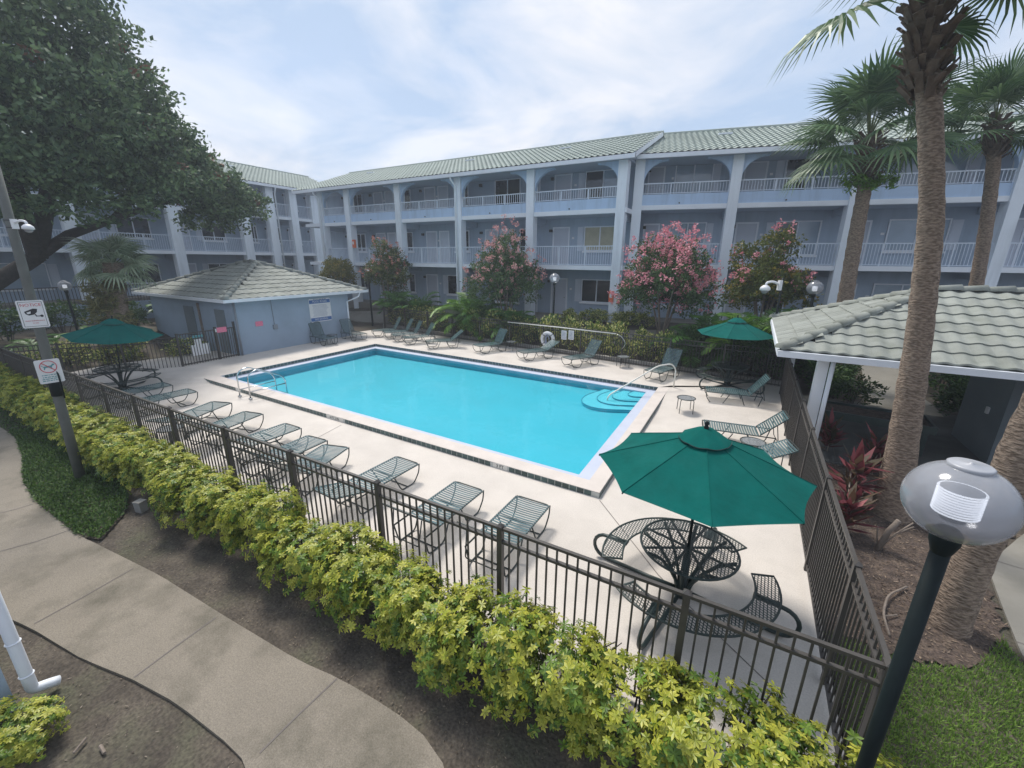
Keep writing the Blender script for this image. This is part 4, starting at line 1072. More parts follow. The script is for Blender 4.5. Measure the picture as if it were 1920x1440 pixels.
# ================================================================== pool hardware
lad = thing('pool_ladder', 'stainless steel pool grab rails with ladder at the deep end', 'ladder', (0, 0, 0))
for s in (0, 1):
    p0 = G(450 + 20 * s, 743 + 5 * s, 0.02); q = np.array([0, 1., 0])
    MB().tube(bend([p0, p0 + [0, .02, .78], p0 + [0, .35, .92], p0 + [0, 1.22, .45], p0 + [0, 1.24, -.5]], .22, 6), .021, 10).obj('rail', 'steel', lad, smooth=True)
    MB().tube([p0 + [0, .03, .22], p0 + [0, 1.22, .22]], .017, 8).obj('brace', 'steel', lad, smooth=True)
    MB().lathe([(0, 0), (.06, 0), (.055, .02), (.03, .03)], 14, p0).obj('escutcheon', 'steel', lad, smooth=True)
a = G(450, 743, .02) + [0, 1.23, 0]; b_ = G(470, 748, .02) + [0, 1.23, 0]
for dz in (-.15, -.42): MB().bar(a + [0, 0, dz], b_ + [0, 0, dz], .08, .02).obj('rung', 'steel', lad)
hr = thing('step_handrail', 'single white handrail slanting down into the pool over the corner steps', 'handrail', (0, 0, 0))
p0 = G(1262, 730, .05); top = p0 + [-.35, -.25, .95]; low = G(1140, 745, -.02)
MB().tube(bend([p0, p0 + [.02, 0, .72], p0 + [-.12, -.12, .93], p0 + [-.5, -.45, .88], low + [0, 0, .06], low + [-.04, -.05, -.35]], .16, 6), .024, 10).obj('rail', 'rail_white', hr, smooth=True)
MB().lathe([(0, 0), (.06, 0), (.055, .02), (.03, .03)], 14, p0).obj('escutcheon', 'steel', hr, smooth=True)
d_ = unit(FAR_B - FAR_A); nF = np.array([d_[1], -d_[0]])
def onfence(x, y):
    r = ray(x, y); n = nF; p = FAR_A + nF * .05; t = (n @ p) / (n @ r[:2]); return np.array([r[0] * t, r[1] * t, H + r[2] * t])
fa = math.atan2(d_[1], d_[0])
hk = thing('rescue_hook', 'long white rescue pole with curved hook hung on the far fence', 'rescue hook', (0, 0, 0))
P = [onfence(*p) for p in ((952, 604), (1050, 614), (1155, 626))]
MB().tube(P, .024, 8).obj('pole', 'rail_white', hk, smooth=True)
MB().tube(bend([onfence(*p) for p in ((1155, 626), (1166, 631), (1174, 645), (1165, 656))], .15, 5), .014, 7).obj('hook', 'steel', hk, smooth=True)
lr = thing('life_ring', 'white life ring with dark rope bands hung on the far fence', 'life ring', onfence(1028, 636) + np.array([*nF, 0]) * .05)
lr.rotation_euler = (0, 0, fa)
MB().tube([(.30 * math.cos(a), 0, .30 * math.sin(a)) for a in np.linspace(0, 2 * math.pi, 36, endpoint=False)], .085, 12, closed=True).obj('ring', 'sign_white', lr, smooth=True)
for k in range(4):
    a = math.pi / 4 + k * math.pi / 2
    MB().tube([((.30 + .095 * math.cos(b)) * math.cos(a), .095 * math.sin(b), (.30 + .095 * math.cos(b)) * math.sin(a)) for b in np.linspace(0, 2 * math.pi, 14, endpoint=False)], .014, 5, closed=True).obj('band', 'ink', lr)
rp_ = MB()
for k in range(5):
    rr = .10 + .018 * k; rp_.tube([(rr * .7 * math.cos(a) + .02, -.05 - .012 * k, rr * 1.5 * math.sin(a)) for a in np.linspace(0, 2 * math.pi, 16, endpoint=False)], .010, 5, closed=True)
rp_.obj('coiled_rope', 'text_grey', lr)
def lettered(name, label, cat, p, rz, w, h, lines, base='sign_white', group=None, tilt=0.):
    """flat sign facing local -y; lines: (text, size, x, z, material)"""
    o = thing(name, label, cat, p, rz, group); r = min(w, h) * .07; pts = []
    for cx, cz, a0 in ((w / 2 - r, h / 2 - r, 0), (-w / 2 + r, h / 2 - r, 90), (-w / 2 + r, -h / 2 + r, 180), (w / 2 - r, -h / 2 + r, 270)):
        for i in range(4): a = R(a0 + 30 * i); pts.append((cx + r * math.cos(a), cz + r * math.sin(a)))
    pl = MB().prism_y(pts, -.004, .004).obj('plate', base, o)
    for tx, sz, x, z, m in lines: link('lettering', text_mesh(tx, sz, m, .001), pl, (x, -.006, z), rot=(R(90), 0, 0))
    return o, pl
def stripes(par, x0, x1, zs, h, m, y=-.005, seed=0):
    """rows of print too small to read"""
    rr = random.Random(seed); b = MB()
    for z in zs:
        x = x0 + rr.uniform(0, .1) * (x1 - x0); xe = x1 - rr.uniform(0, .15) * (x1 - x0)
        while x < xe:
            w = min(rr.uniform(.5, 1.6) * h * 2.2, xe - x); b.box(x, x + w, y - .0012, y, z - h / 2, z + h / 2); x += w + h * .6
    return b.obj('small_print', m, par)
for px, lab, sd_ in ((1058, 'white printed notice on the far fence next to the life ring', 1), (1071.5, 'white printed notice on the far fence next to the variegated hedge', 2)):
    q = onfence(px, 628) + np.array([*nF, 0]) * .03
    o, pl = lettered('fence_sign', lab, 'sign', q, fa, .27, .42, [])
    stripes(pl, -.10, .10, np.linspace(.14, -.15, 6), .03, 'text_grey', seed=sd_)

# pool rules board on the pool house wall
q = PX(601, 581, SU + .02)
o, pl = lettered('pool_rules_board', 'white pool rules board with blue bands on the pool house wall', 'sign', q, R(90), 1.28, 1.20,
                 [('POOL RULES', .15, 0, .44, 'sign_white'), ('NO DIVING', .15, 0, -.47, 'sign_white')])
for z in (.44, -.47): MB().box(-.62, .62, -.0052, -.0042, z - .09, z + .09).obj('blue_band', 'sign_blue', pl)
stripes(pl, -.5, .5, np.linspace(.26, -.30, 11), .022, 'text_grey', seed=5); stripes(pl, -.45, .5, [.555], .05, 'text_grey', seed=6)
q = PX(486, 607, SU + .015); o, pl = lettered('warning_sign', 'small faded red sign beside the conduit on the pool house wall', 'sign', q, R(90), .34, .22, [], 'sign_pink')

# ================================================================== lamps, poles and cameras
def globe_lamp(base, zt, r, label, detailed=False, pole_r=.045, group=None):
    t = thing('lamp_post', label, 'lamp post', (base[0], base[1], base[2]), 0, group); hz = zt - base[2]
    MB().tube([(0, 0, -.1), (0, 0, hz - r * .93)], pole_r, 16 if detailed else 8).obj('pole', 'post_black', t, smooth=True)
    n = 40 if detailed else 18; m = 24 if detailed else 12
    prof = [(r * math.sin(math.pi * i / m), -r * .93 * math.cos(math.pi * i / m)) for i in range(m + 1) if .30 < math.pi * i / m < math.pi - .30]
    MB().lathe(prof, n, (0, 0, hz)).obj('globe', 'globe_glass', t, smooth=True)
    zc = r * .93 * math.cos(.30); rc = r * math.sin(.30)
    MB().lathe([(rc * 1.32, -.006), (rc * 1.34, .006), (rc * 1.2, .012), (rc * .15, .014), (rc * .12, .020), (0, .020)], n, (0, 0, hz + zc)).obj('cap', 'globe_cap', t, smooth=True)
    MB().lathe([(pole_r * 1.02, -.10), (rc * .95, -.04), (rc * .98, .01), (rc * .7, .03)], n, (0, 0, hz - zc)).obj('fitter', 'post_black', t, smooth=True)
    cr = MB()
    if detailed:
        for i in range(10): cr.tube([(.080 * math.cos(q), .080 * math.sin(q), hz - .055 + i * .0125) for q in np.linspace(0, 2 * math.pi, 30, endpoint=False)], .0042, 6, closed=True)
        MB().lathe([(0, -.095), (.045, -.095), (.05, -.062), (.074, -.06), (.074, .062), (.05, .07), (0, .072)], 26, (0, 0, hz)).obj('lamp_housing', 'lamp_body', t, smooth=True)
    else: cr.lathe([(0, -r * .45), (r * .3, -r * .4), (r * .3, r * .2), (0, r * .25)], 10, (0, 0, hz))
    cr.obj('lamp_core', 'lamp_core', t, smooth=not detailed)
    return t
p = PD(1797, 940, 1.93)
globe_lamp((p[0], p[1], -.03), p[2], .200, 'near black lamp post with large clear globe beside the palm trunks', True, .037)
p = PX(121, 536, -26.5); globe_lamp((p[0], p[1], gz(p[0], p[1])), p[2], .24, 'black lamp post with globe in front of the retaining wall')
p = PY(1040, 522, 18.9); globe_lamp((p[0], p[1], gz(p[0], p[1])), p[2], .25, 'black lamp post with white globe behind the life ring', pole_r=.05)
p = PY(690, 507, 20.0); globe_lamp((p[0], p[1], gz(p[0], p[1])), p[2], .26, 'black lamp post with globe behind the pool house corner', pole_r=.06)
p = PY(1528, 540, 19.0); globe_lamp((p[0], p[1], gz(p[0], p[1])), p[2], .27, 'black lamp post with globe behind the pavilion roof', pole_r=.05)

def dome_camera(t, p, dx, s=1., wall='plate'):
    """p: fixing point, dx: unit plan direction of the arm"""
    p = np.array(p); d = np.array([*dx, 0.]); up = np.array([0, 0, 1.])
    b = MB(); b.bar(p - up * .13 * s + d * .03 * s, p + up * .13 * s + d * .03 * s, .14 * s, .07 * s, up=tuple(d)); b.obj('mount', 'plastic_white', t)
    MB().tube(bend([p + d * .05 * s + up * .02 * s, p + d * .2 * s + up * .10 * s, p + d * .36 * s + up * .07 * s, p + d * .38 * s - up * .02 * s], .08 * s), .032 * s, 8).obj('arm', 'plastic_white', t, smooth=True)
    c = p + d * .38 * s - up * .10 * s
    MB().lathe([(0, .10 * s), (.06 * s, .095 * s), (.12 * s, .04 * s), (.135 * s, -.03 * s), (.10 * s, -.045 * s)], 18, c).obj('housing', 'plastic_white', t, smooth=True)
    MB().lathe([(.098 * s, -.04 * s), (.085 * s, -.09 * s), (.04 * s, -.125 * s), (0, -.135 * s)], 16, c).obj('lens_dome', 'globe_glass', t, smooth=True)
pb = G(151, 897)
pole = thing('sign_pole', 'tall weathered grey pole in the ground cover left of the hedge', 'pole', (pb[0], pb[1], -.03))
topz = 6.2
tp = PD(20, 420, 1.); dd = ray(20, 420); s_ = np.hypot(pb[0], pb[1]) / np.hypot(dd[0], dd[1]); tpx = np.array([dd[0] * s_, dd[1] * s_, H + dd[2] * s_]); lean = (tpx - pb) / tpx[2]
def polep(z): return np.array([lean[0] * z, lean[1] * z, z])
MB().tube([polep(-.05), polep(1.3), polep(2.6), polep(4.2), polep(topz)], [.082, .079, .074, .068, .062], 16).obj('shaft', 'post_grey', pole, smooth=True)
MB().tube([polep(1.80), polep(2.28)], .088, 14).obj('conduit_cover', 'post_black', pole, smooth=True)
MB().tube([polep(1.75) + [.10, .06, 0], polep(2.2) + [.10, .06, 0], polep(2.38) + [.06, .04, 0]], .014, 8).obj('cable', 'post_black', pole, smooth=True)
rdir = unit(np.array([-RIGHT[0], -RIGHT[1]])) * -1
zc = float(((tpx - pb) / lean)[2]) if abs(lean[2]) > 1e-6 else 4.9
cz_ = tpx[2]
camd = thing('security_camera', 'white dome security camera on the tall grey pole under the oak', 'camera', (pb[0], pb[1], 0))
dome_camera(camd, polep(cz_) + np.array([*rdir, 0]) * .045, rdir, .62)
bnd = MB()
for dz in (.06, -.06): bnd.tube([polep(cz_ + dz) + [.064 * math.cos(a), .064 * math.sin(a), 0] for a in np.linspace(0, 2 * math.pi, 14, endpoint=False)], .008, 5, closed=True)
bnd.obj('strap', 'ink', camd)
# the two signs face the photographer's walk
fdir = unit(-pb[:2]); srz = math.atan2(fdir[1], fdir[0]) + math.pi / 2
def signz(x, y):
    d = ray(x, y); s = np.hypot(*(pb[:2])) / np.hypot(d[0], d[1]); return H + d[2] * s
def sign_at(x, y, off=.085):
    d = ray(x, y); s = (np.hypot(*(pb[:2])) - off) / np.hypot(d[0], d[1]); return np.array([d[0] * s, d[1] * s, H + d[2] * s])
o, pl = lettered('notice_sign', 'white NOTICE sign with camera picture on the tall grey pole', 'sign', sign_at(62, 589), srz + R(4), .50, .70, [('NOTICE', .105, 0, .23, 'sign_red'), ('VIDEO SURVEILLANCE', .036, 0, -.17, 'sign_red'), ('IN USE', .036, 0, -.23, 'sign_red')])
bdr = MB(); w, h = .215, .315
for bx in ((-w, w, h - .008, h), (-w, w, -h, -h + .008), (-w, -w + .008, -h, h), (w - .008, w, -h, h)): bdr.box(bx[0], bx[1], -.0055, -.0045, bx[2], bx[3])
bdr.obj('border', 'ink', pl)
ic = MB(); ic.prism_y([(-.15, .07), (.02, .14), (.10, .13), (.08, .05), (.02, -.01), (-.08, -.03), (-.13, .01)], -.006, -.0045); ic.prism_y([(.03, .0), (.05, .0), (.06, -.045), (.14, -.045), (.14, -.065), (.04, -.065)], -.006, -.0045); ic.lathe([(0, -.0007), (.03, -.0007), (.03, .0007), (0, .0007)], 12); 
ic.obj('camera_picture', 'ink', pl); MB().prism_y([(-.115, .045), (-.03, .075), (-.04, .02), (-.09, .005)], -.0068, -.006).obj('camera_lens', 'sign_white', pl)
MB().lathe([(0, 0), (.032, 0), (.032, .0012), (0, .0012)], 12).obj('bracket_end', 'ink', pl, loc=(.15, -.0045, -.055)).rotation_euler = (R(90), 0, 0)
o.scale = (.68, 1, .70)
o, pl = lettered('no_dogs_sign', 'white no dogs sign with red crossed circle on the tall grey pole', 'sign', sign_at(93, 696), srz + R(4), .50, .66, [])
MB().tube([(.165 * math.cos(a), -.006, .13 + .165 * math.sin(a)) for a in np.linspace(0, 2 * math.pi, 32, endpoint=False)], .010, 5, closed=True).obj('red_ring', 'sign_red', pl)
MB().bar((-.117, -.008, .247), (.117, -.008, .013), .02, .004, up=(0, 1, 0)).obj('red_bar', 'sign_red', pl)
dg = MB(); dg.prism_y([(-.10, .14), (.06, .16), (.09, .20), (.13, .19), (.12, .16), (.08, .14), (.06, .06), (.04, .06), (.04, .11), (-.06, .10), (-.08, .05), (-.10, .05), (-.09, .11), (-.13, .18), (-.14, .17)], -.006, -.0045); dg.obj('dog_picture', 'sign_teal', pl)
stripes(pl, -.19, .19, [-.10, -.16, -.21, -.26], .022, 'sign_teal', seed=9)
o.scale = (.66, 1, .68)
# camera pole at the pavilion
cpz = PY(1466, 535, 17.05)
cp = thing('camera_pole', 'thin black pole at the pavilion corner carrying a white dome camera', 'pole', (cpz[0], cpz[1], 0))
MB().tube([(0, 0, 0), (0, 0, cpz[2] + .25)], .035, 8).obj('shaft', 'post_black', cp, smooth=True)
cm_ = thing('security_camera', 'white dome security camera on the thin pole behind the pavilion roof', 'camera', (cpz[0], cpz[1], 0))
dome_camera(cm_, (-.03, -.02, cpz[2]), unit(np.array([-.9, -.35])), 1.25)

# ================================================================== photographer's building: wall corner, downspout, rail
wc = G(33, 1325); 
hb = thing('stair_wall', 'grey painted wall corner of the near building at the walk', 'wall', (0, 0, 0))
MB().box(wc[0] - 3.0, wc[0], wc[1] - 3.0, wc[1], -.2, 3.6).obj('wall_body', 'wall_blue', hb)
ds = thing('downspout', 'white downspout with curved outlet at the near wall corner', 'downspout', (0, 0, 0))
q = np.array([wc[0] + .07, wc[1] + .12, 0.]); e = G(112, 1278, .05)
MB().tube(bend([q + [0, 0, 3.5], q + [0, 0, .14], [q[0] * .5 + e[0] * .5, q[1] * .5 + e[1] * .5, .11], [e[0], e[1], .07]], .10, 6), .048, 12).obj('pipe', 'gutter', ds, smooth=True)
for z in (.34, .75): MB().tube([q + [.05 * math.cos(a), .05 * math.sin(a), z] for a in np.linspace(0, 2 * math.pi, 16, endpoint=False)], .008, 5, closed=True).obj('collar', 'gutter', ds)
bx = G(262, 942, .15); ub = thing('utility_box', 'small grey concrete utility box half hidden under the hedge', 'utility box', (bx[0], bx[1], 0), .3)
MB().box(-.07, .07, -.065, .065, -.03, .16).obj('body', 'concrete_box', ub); MB().box(-.075, .075, -.07, .07, .16, .18).obj('lid', 'concrete_box', ub)
# ================================================================== planting
YEL0, YEL1 = (.46, .45, .035), (.74, .67, .12)
GR0, GR1 = (.045, .105, .014), (.19, .29, .036)
def hedge_mesh(seed, W=1.15, D=.78, Hh=1.0, ncl=1000, size=.057, yel=.68, leaflets=7):
    """clipped umbrella-leaf shrub: whorls of seven leaflets over a rounded box"""
    r = np.random.default_rng(seed)
    d = randdir(ncl, r); d[:, 2] = np.abs(d[:, 2]) * 1.1 - .28; d = unit(d)
    q = np.sign(d) * np.abs(d) ** .62
    dep = 1 - .42 * r.random((ncl, 1)) ** 2.2
    lump = 1 + .17 * np.sin(d[:, :1] * 7 + seed) * np.cos(d[:, 1:2] * 6 + seed * 2) + .06 * r.normal(size=(ncl, 1))
    c = q * np.array([W / 2, D / 2, Hh * .52]) * dep * lump + np.array([0, 0, Hh * .50])
    c[:, 2] = np.maximum(c[:, 2], .10)
    nrm = unit(d * np.array([1, 1, 1.1]) + np.array([0, 0, .55]) + .35 * r.normal(size=(ncl, 3)))
    k = leaflets; C = np.repeat(c, k, 0); Nn = np.repeat(nrm, k, 0)
    t1 = unit(np.cross(Nn, np.repeat(randdir(ncl, r), k, 0))); t2 = np.cross(Nn, t1)
    ph = np.tile(np.arange(k) * 2 * math.pi / k, ncl) + np.repeat(r.uniform(0, 6.28, ncl), k)
    a = t1 * np.cos(ph)[:, None] + t2 * np.sin(ph)[:, None]; droop = r.uniform(-.55, .25, (len(C), 1))
    a = unit(a + Nn * droop); b = unit(np.cross(Nn, a))
    s = np.repeat(r.uniform(.75, 1.25, ncl), k) * size * r.uniform(.85, 1.15, len(C))
    y = np.repeat((r.random(ncl) < yel).astype(float), k)[:, None] * np.repeat(r.uniform(.55, 1., ncl), k)[:, None]
    y = y * np.repeat(np.clip(dep, 0, 1) ** 2.0, k, 0)  # yellow fades inward: the dark gaps inside the shrub are painted by colour
    g = tint(len(C), GR0, GR1, r); ye = np.repeat(tint(ncl, YEL0, YEL1, r), k, 0)
    mar = g * (1 - y) + ye * y; mid = g * (1 - y * .45) + ye * y * .45
    return leaves('foliage', C + Nn * .01, a, b, s, s * .40, mid, 'hedge_leaf', mar)
def stems_mesh(seed, W, D, Hh, n=9, r0=.014, m='bark'):
    r = random.Random(seed); mb = MB()
    for i in range(n):
        x, y = r.uniform(-.3, .3) * W, r.uniform(-.3, .3) * D
        mb.tube([(x * .4, y * .4, -.05), (x * .8, y * .8, Hh * .35), (x * 1.3 + r.uniform(-.05, .05), y * 1.3, Hh * .72), (x * 1.7, y * 1.6, Hh * .9)], [r0, r0 * .8, r0 * .6, r0 * .3], 5, cap=False)
    return mb.mesh('stems', m, True)
HV = [(hedge_mesh(20 + i), stems_mesh(i, 1.15, .78, 1.0)) for i in range(5)]
def shrub(p, var, rz, sc, label, group, cat='shrub', name='umbrella_shrub'):
    t = thing(name, label, cat, p, rz, group); t.scale = sc if hasattr(sc, '__len__') else (sc,) * 3
    link('foliage', var[0], t); link('stems', var[1], t); return t
r = random.Random(11)
us_ = np.r_[np.arange(-20.5, -11, 1.05), np.arange(-11, -4, .88), np.arange(-4.0, 2.3, .72)]
for i, u in enumerate(us_):
    sc_ = r.uniform(.92, 1.1); v = 2.86 + r.uniform(-.06, .06)
    hh = (.98 if u < -1 else .86) * r.uniform(.88, 1.12)
    if u < -11: v = 3.02
    if u > -1.2: v += .08
    shrub((u + r.uniform(-.08, .08), v, -.03), HV[i % 5], r.choice((0, math.pi)) + r.uniform(-.25, .25), (sc_, sc_ * r.uniform(1.0, 1.12), hh), 'yellow and green umbrella leaf shrub in the clipped hedge along the pool fence', 'shrubs of the clipped hedge')
# the shrub at the near wall corner
p = G(40, 1400, 0); shrub((p[0] - .05, p[1] - .08, -.03), HV[2], .6, (.72, .72, .40), 'yellow green umbrella leaf shrub at the near wall corner by the downspout', None)

# ---- coarser shrubs behind the far fence
def bush_mesh(seed, W, D, Hh, ncl, per, Lf, c0, c1, yel=0., m='leaf', asp=.5):
    r_ = np.random.default_rng(seed)
    C, Dd = cloud([((0, 0, Hh * .5), (W / 2, D / 2, Hh * .5), ncl)], per, .13 * max(W, Hh) ** .5, r_, shell=.6)
    C[:, 2] = np.maximum(C[:, 2], .06)
    n = len(C); a = unit(Dd + .8 * r_.normal(size=(n, 3))); b = unit(np.cross(a, randdir(n, r_)))
    cols = tint(n, c0, c1, r_)
    if yel:
        k = (r_.random((n, 1)) < yel); cols = np.where(k, tint(n, (.42, .44, .10), (.74, .70, .30), r_), cols)
    return leaves('foliage', C, a, b, Lf * r_.uniform(.7, 1.3, n), Lf * asp * r_.uniform(.7, 1.3, n), cols, m)
VB = [(bush_mesh(50 + i, 1.5, 1.0, 1.25, 70, 22, .11, (.04, .09, .02), (.15, .24, .05), .48), stems_mesh(60 + i, 1.3, .9, 1.2)) for i in range(3)]
GB = [(bush_mesh(70 + i, 1.6, 1.3, 1.4, 70, 22, .12, (.02, .055, .015), (.085, .155, .04), .0), stems_mesh(80 + i, 1.3, .9, 1.2)) for i in range(3)]
k = 0
for u in np.arange(-19.6, -2.0, 1.12):
    if -16.2 < u < -14.6: continue
    v = far_v(u) + .85 + r.uniform(-.1, .15)
    shrub((u, v, gz(u, v) - .02), VB[k % 3], r.uniform(0, 6), (1.05, .95, r.uniform(1.15, 1.5)), 'pale speckled shrub in the bed just behind the far fence', 'speckled shrubs behind the far fence'); k += 1
for u in np.arange(-1.8, 1.2, .95):
    v = far_v(u) + .9; shrub((u, v, gz(u, v) - .02), GB[k % 3], r.uniform(0, 6), (1.0, .9, r.uniform(1.05, 1.4)), 'dark green shrub behind the fence next to the shaded umbrella table', 'dark shrubs by the shaded table'); k += 1
for (x, y) in ((1068, 588), (1105, 585), (1125, 582), (1180, 588), (1210, 590), (1165, 578)):
    q = PY(x, y, 21.4 + r.uniform(-.2, .3)); shrub((q[0], q[1], gz(q[0], q[1]) - .05), VB[k % 3], r.uniform(0, 6), (.8, .8, .62), 'low speckled shrub at the foot of the white column below the flowering trees', 'low shrubs at the building foot'); k += 1
for i, (u, v, s_) in enumerate(((-21.6, 7.6, 1.), (-22.8, 6.8, 1.), (-24.0, 5.6, 1.1), (-23.6, 4.3, 1.), (-25.0, 3.4, 1.), (-20.7, 8.7, .9), (-21.9, 8.9, 1.0), (-24.4, 7.6, 1.1))):
    shrub((u, v, gz(u, v) - .02), VB[i % 3], r.uniform(0, 6), (s_, s_, s_ * .75), 'speckled shrub in the shady bed behind the gate side fence', 'speckled shrubs in the shady bed')
for i, (u, v, s_) in enumerate(((-27, 3.0, 1.3), (-28.5, 5.0, 1.4), (-29.5, 7.0, 1.3), (-27.6, 9.2, 1.0), (-30, 9.5, 1.3), (-28.0, 1.0, 1.4), (-31, 3.5, 1.4), (-30.5, 12, 1.2), (-25.6, 1.9, 1.2))):
    shrub((u, v, gz(u, v) - .02), GB[i % 3], r.uniform(0, 6), (s_, s_, s_ * .8), 'dark green shrub in the deep shade below the retaining wall', 'dark shrubs below the retaining wall')
for i, (u, v, s_) in enumerate(((2.75, 16.9, .9), (2.5, 17.8, 1.1), (2.3, 19.2, 1.2), (2.0, 20.5, 1.2), (3.0, 18.8, 1.), (6.2, 16.9, 1.1), (6.6, 18.0, 1.2), (6.2, 19.4, 1.2), (6.6, 21, 1.2), (5.9, 16.0, .9), (7.3, 16.2, 1.1), (8.3, 17.0, 1.2), (7.6, 19.0, 1.2))):
    shrub((u, v, gz(u, v) - .02), GB[i % 3], r.uniform(0, 6), (s_, s_, s_ * .72), 'dark green bush beside the walk beyond the pavilion', 'bushes beside the walk beyond the pavilion')
q = G(1592, 762); shrub((q[0], q[1], .0), GB[1], .4, (.95, .95, .68), 'rounded dark green bush at the pavilion edge beside the pale walk', None)

# ---- feather palms behind the far fence
def feather_frond(seed, Ln=1.7, nl=26, ll=.42, w=.030, arch=.75, c0=(.03, .10, .015), c1=(.11, .24, .04)):
    r_ = np.random.default_rng(seed); s = np.linspace(.18, 1, nl)
    def sp(t): return np.stack([Ln * (.78 * t - .12 * t ** 3), 0 * t, Ln * arch * (t - .82 * t ** 2.2)], -1)
    P = sp(s); T = unit(sp(s + .01) - sp(s - .01)); C = []; A = []; B = []; Lg = []
    for sg in (-1, 1):
        side = np.array([0, sg, 0.]); a = unit(T * .75 + side * 1.0 + np.array([0, 0, -.25]) + .08 * r_.normal(size=(nl, 3)))
        C.append(P); A.append(a); B.append(unit(np.cross(a, np.array([0, 0, 1.])))); Lg.append(ll * np.sin(np.pi * (.12 + .80 * (s - .18) / .82)) ** .6)
    C = np.concatenate(C); A = np.concatenate(A); B = np.concatenate(B); Lg = np.concatenate(Lg)
    me = leaves('frond', C, A, B, Lg, w, tint(len(C), c0, c1, r_), 'frond'); return me
FF = [feather_frond(90 + i, 1.7, 26, .46, .042, .75, (.035, .11, .02), (.13, .27, .06)) for i in range(4)]; FY = [feather_frond(95 + i, 1.7, 26, .46, .046, .75, (.07, .17, .02), (.24, .40, .08)) for i in range(3)]
STEM = MB().tube([(0, 0, 0), (0, 0, .5)], .03, 6).mesh('stem', 'leaf' if False else 'bark_pale')
def feather_palm(p, nf, sc, label, fr, group=None, seed=0, up=.9):
    t = thing('feather_palm', label, 'palm', p, 0, group); rr = random.Random(seed)
    for i in range(nf):
        a = 2.399 * i + rr.uniform(-.3, .3); tl = rr.uniform(-up, .15)
        ro = Matrix.Rotation(a, 3, 'Z') @ Matrix.Rotation(tl, 3, 'Y'); link('frond', fr[i % len(fr)], t, (rr.uniform(-.15, .15), rr.uniform(-.15, .15), rr.uniform(.1, .6) * sc), rot=ro.to_euler(), scale=sc * rr.uniform(.8, 1.15))
    for i in range(4): link('stem', STEM, t, (rr.uniform(-.2, .2), rr.uniform(-.2, .2), -.05), rot=(rr.uniform(-.2, .2), rr.uniform(-.2, .2), 0), scale=sc)
    return t
for i, (x, y, vo, n_, sc_, lab) in enumerate(((748, 588, 1.1, 22, .95, 'lush green feather palm clump behind the four side by side loungers'), (790, 585, 1.3, 18, .9, 'feather palm clump between the four loungers and the pale downspout column'), (880, 590, 1.0, 30, 1.05, 'bright green feather palm clump drooping over the far fence'), (962, 600, 1.0, 20, .85, 'feather palm clump at the foot of the pink flowering tree'), (905, 585, 1.5, 18, .95, 'feather palm clump behind the bright drooping one'), (945, 640, .45, 8, .6, 'small feather palm poking through the far fence by the steep lounger'),
                                          (1330, 600, 1.6, 16, .9, 'feather palm clump left of the far green umbrella'), (1405, 610, 1.2, 26, 1.0, 'bright feather palm clump behind the far green umbrella'), (1440, 620, 1.4, 22, 1.0, 'feather palm clump beside the thin camera pole'), (1300, 625, .9, 14, .8, 'feather palm clump over the fence beyond the handrail'))):
    u0 = PY(x, y, 19.)[0] * .985; v = far_v(min(u0, 1.3)) + vo; q = PY(x, y, v); feather_palm((q[0], v, gz(q[0], v)), int(n_ * 1.4), sc_ * 1.55, lab, FY if i in (2, 7) else FF, seed=i + 3)
for i, (u, v, s_) in enumerate(((-25.2, 5.0, .8), (-25.6, 6.6, .9), (-28.6, 11.2, .9))):
    feather_palm((u, v, gz(u, v)), 14, s_, 'dark feathery fern clump in the shade near the globe lamp and retaining wall', FF, 'fern clumps in the shade', i + 40, .6)

# ---- crape myrtles
def myrtle(name, label, base, cpx, Y, wpx, hpx, nleaf, bl, c0, c1, pinks, seed, name_='crape_myrtle', yel=None):
    c = PY(*cpx, Y); dep = float((c - np.array([0, 0, H])) @ FWD); rw = wpx / 2 * dep / F; rh = hpx / 2 * dep / F
    r_ = np.random.default_rng(seed); g0 = gz(c[0], Y)
    t = thing('flowering_tree', label, 'tree', (c[0], Y, g0 - .05)); cz = c[2] - g0
    lobes = []
    nb = 15
    for i in range(nb):
        a = i * 2.399; rr = math.sqrt((i + .5) / nb); x, y = rr * .68 * rw * math.cos(a), rr * .68 * rw * math.sin(a); z = cz + rh * (.5 - .95 * rr) + r_.normal() * rh * .2
        lobes.append(((x, y, z), (rw * .40, rw * .40, rh * .46), max(4, int(nleaf * 1.5) // nb)))
    C, D = cloud(lobes, 20, .24, r_, .8, .45)
    link('crown', foliage('crown', C, D, .13, .062, c0, c1, r_), t)
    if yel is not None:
        C2, D2 = cloud([(l[0], l[1], max(3, l[2] // 4)) for l in lobes], 14, .22, r_, .7, .8); link('yellow_leaves', foliage('yellow_leaves', C2, D2, .12, .06, *yel, r_), t)  # outer leaves of the tree's own yellow tint
    if bl:
        C3, D3 = cloud([((l[0][0], l[0][1], l[0][2] + rh * .16), np.array(l[1]) * 1.1, max(2, int(l[2] * bl))) for l in lobes if l[0][2] > cz - rh * .7], 16, .13, r_, 1.2, .85)
        link('blossom', foliage('blossom', C3, D3, .085, .07, *pinks, r_, 'blossom'), t)
    tr = MB()
    for i in range(6):
        a = i * 1.05 + r_.uniform(0, .6); e = np.array([math.cos(a) * rw * .55, math.sin(a) * rw * .55, cz + rh * .1])
        tr.tube([(.10 * math.cos(a), .10 * math.sin(a), 0), (.2 * math.cos(a), .2 * math.sin(a), (cz - rh) * .6 + .25), tuple(e * [.5, .5, .72]), tuple(e)], [.055, .048, .032, .010], 6, cap=False)
    tr.obj('trunk', 'bark_pale', t, smooth=True)
    return t
P0, P1 = (.58, .17, .24), (.86, .46, .49)
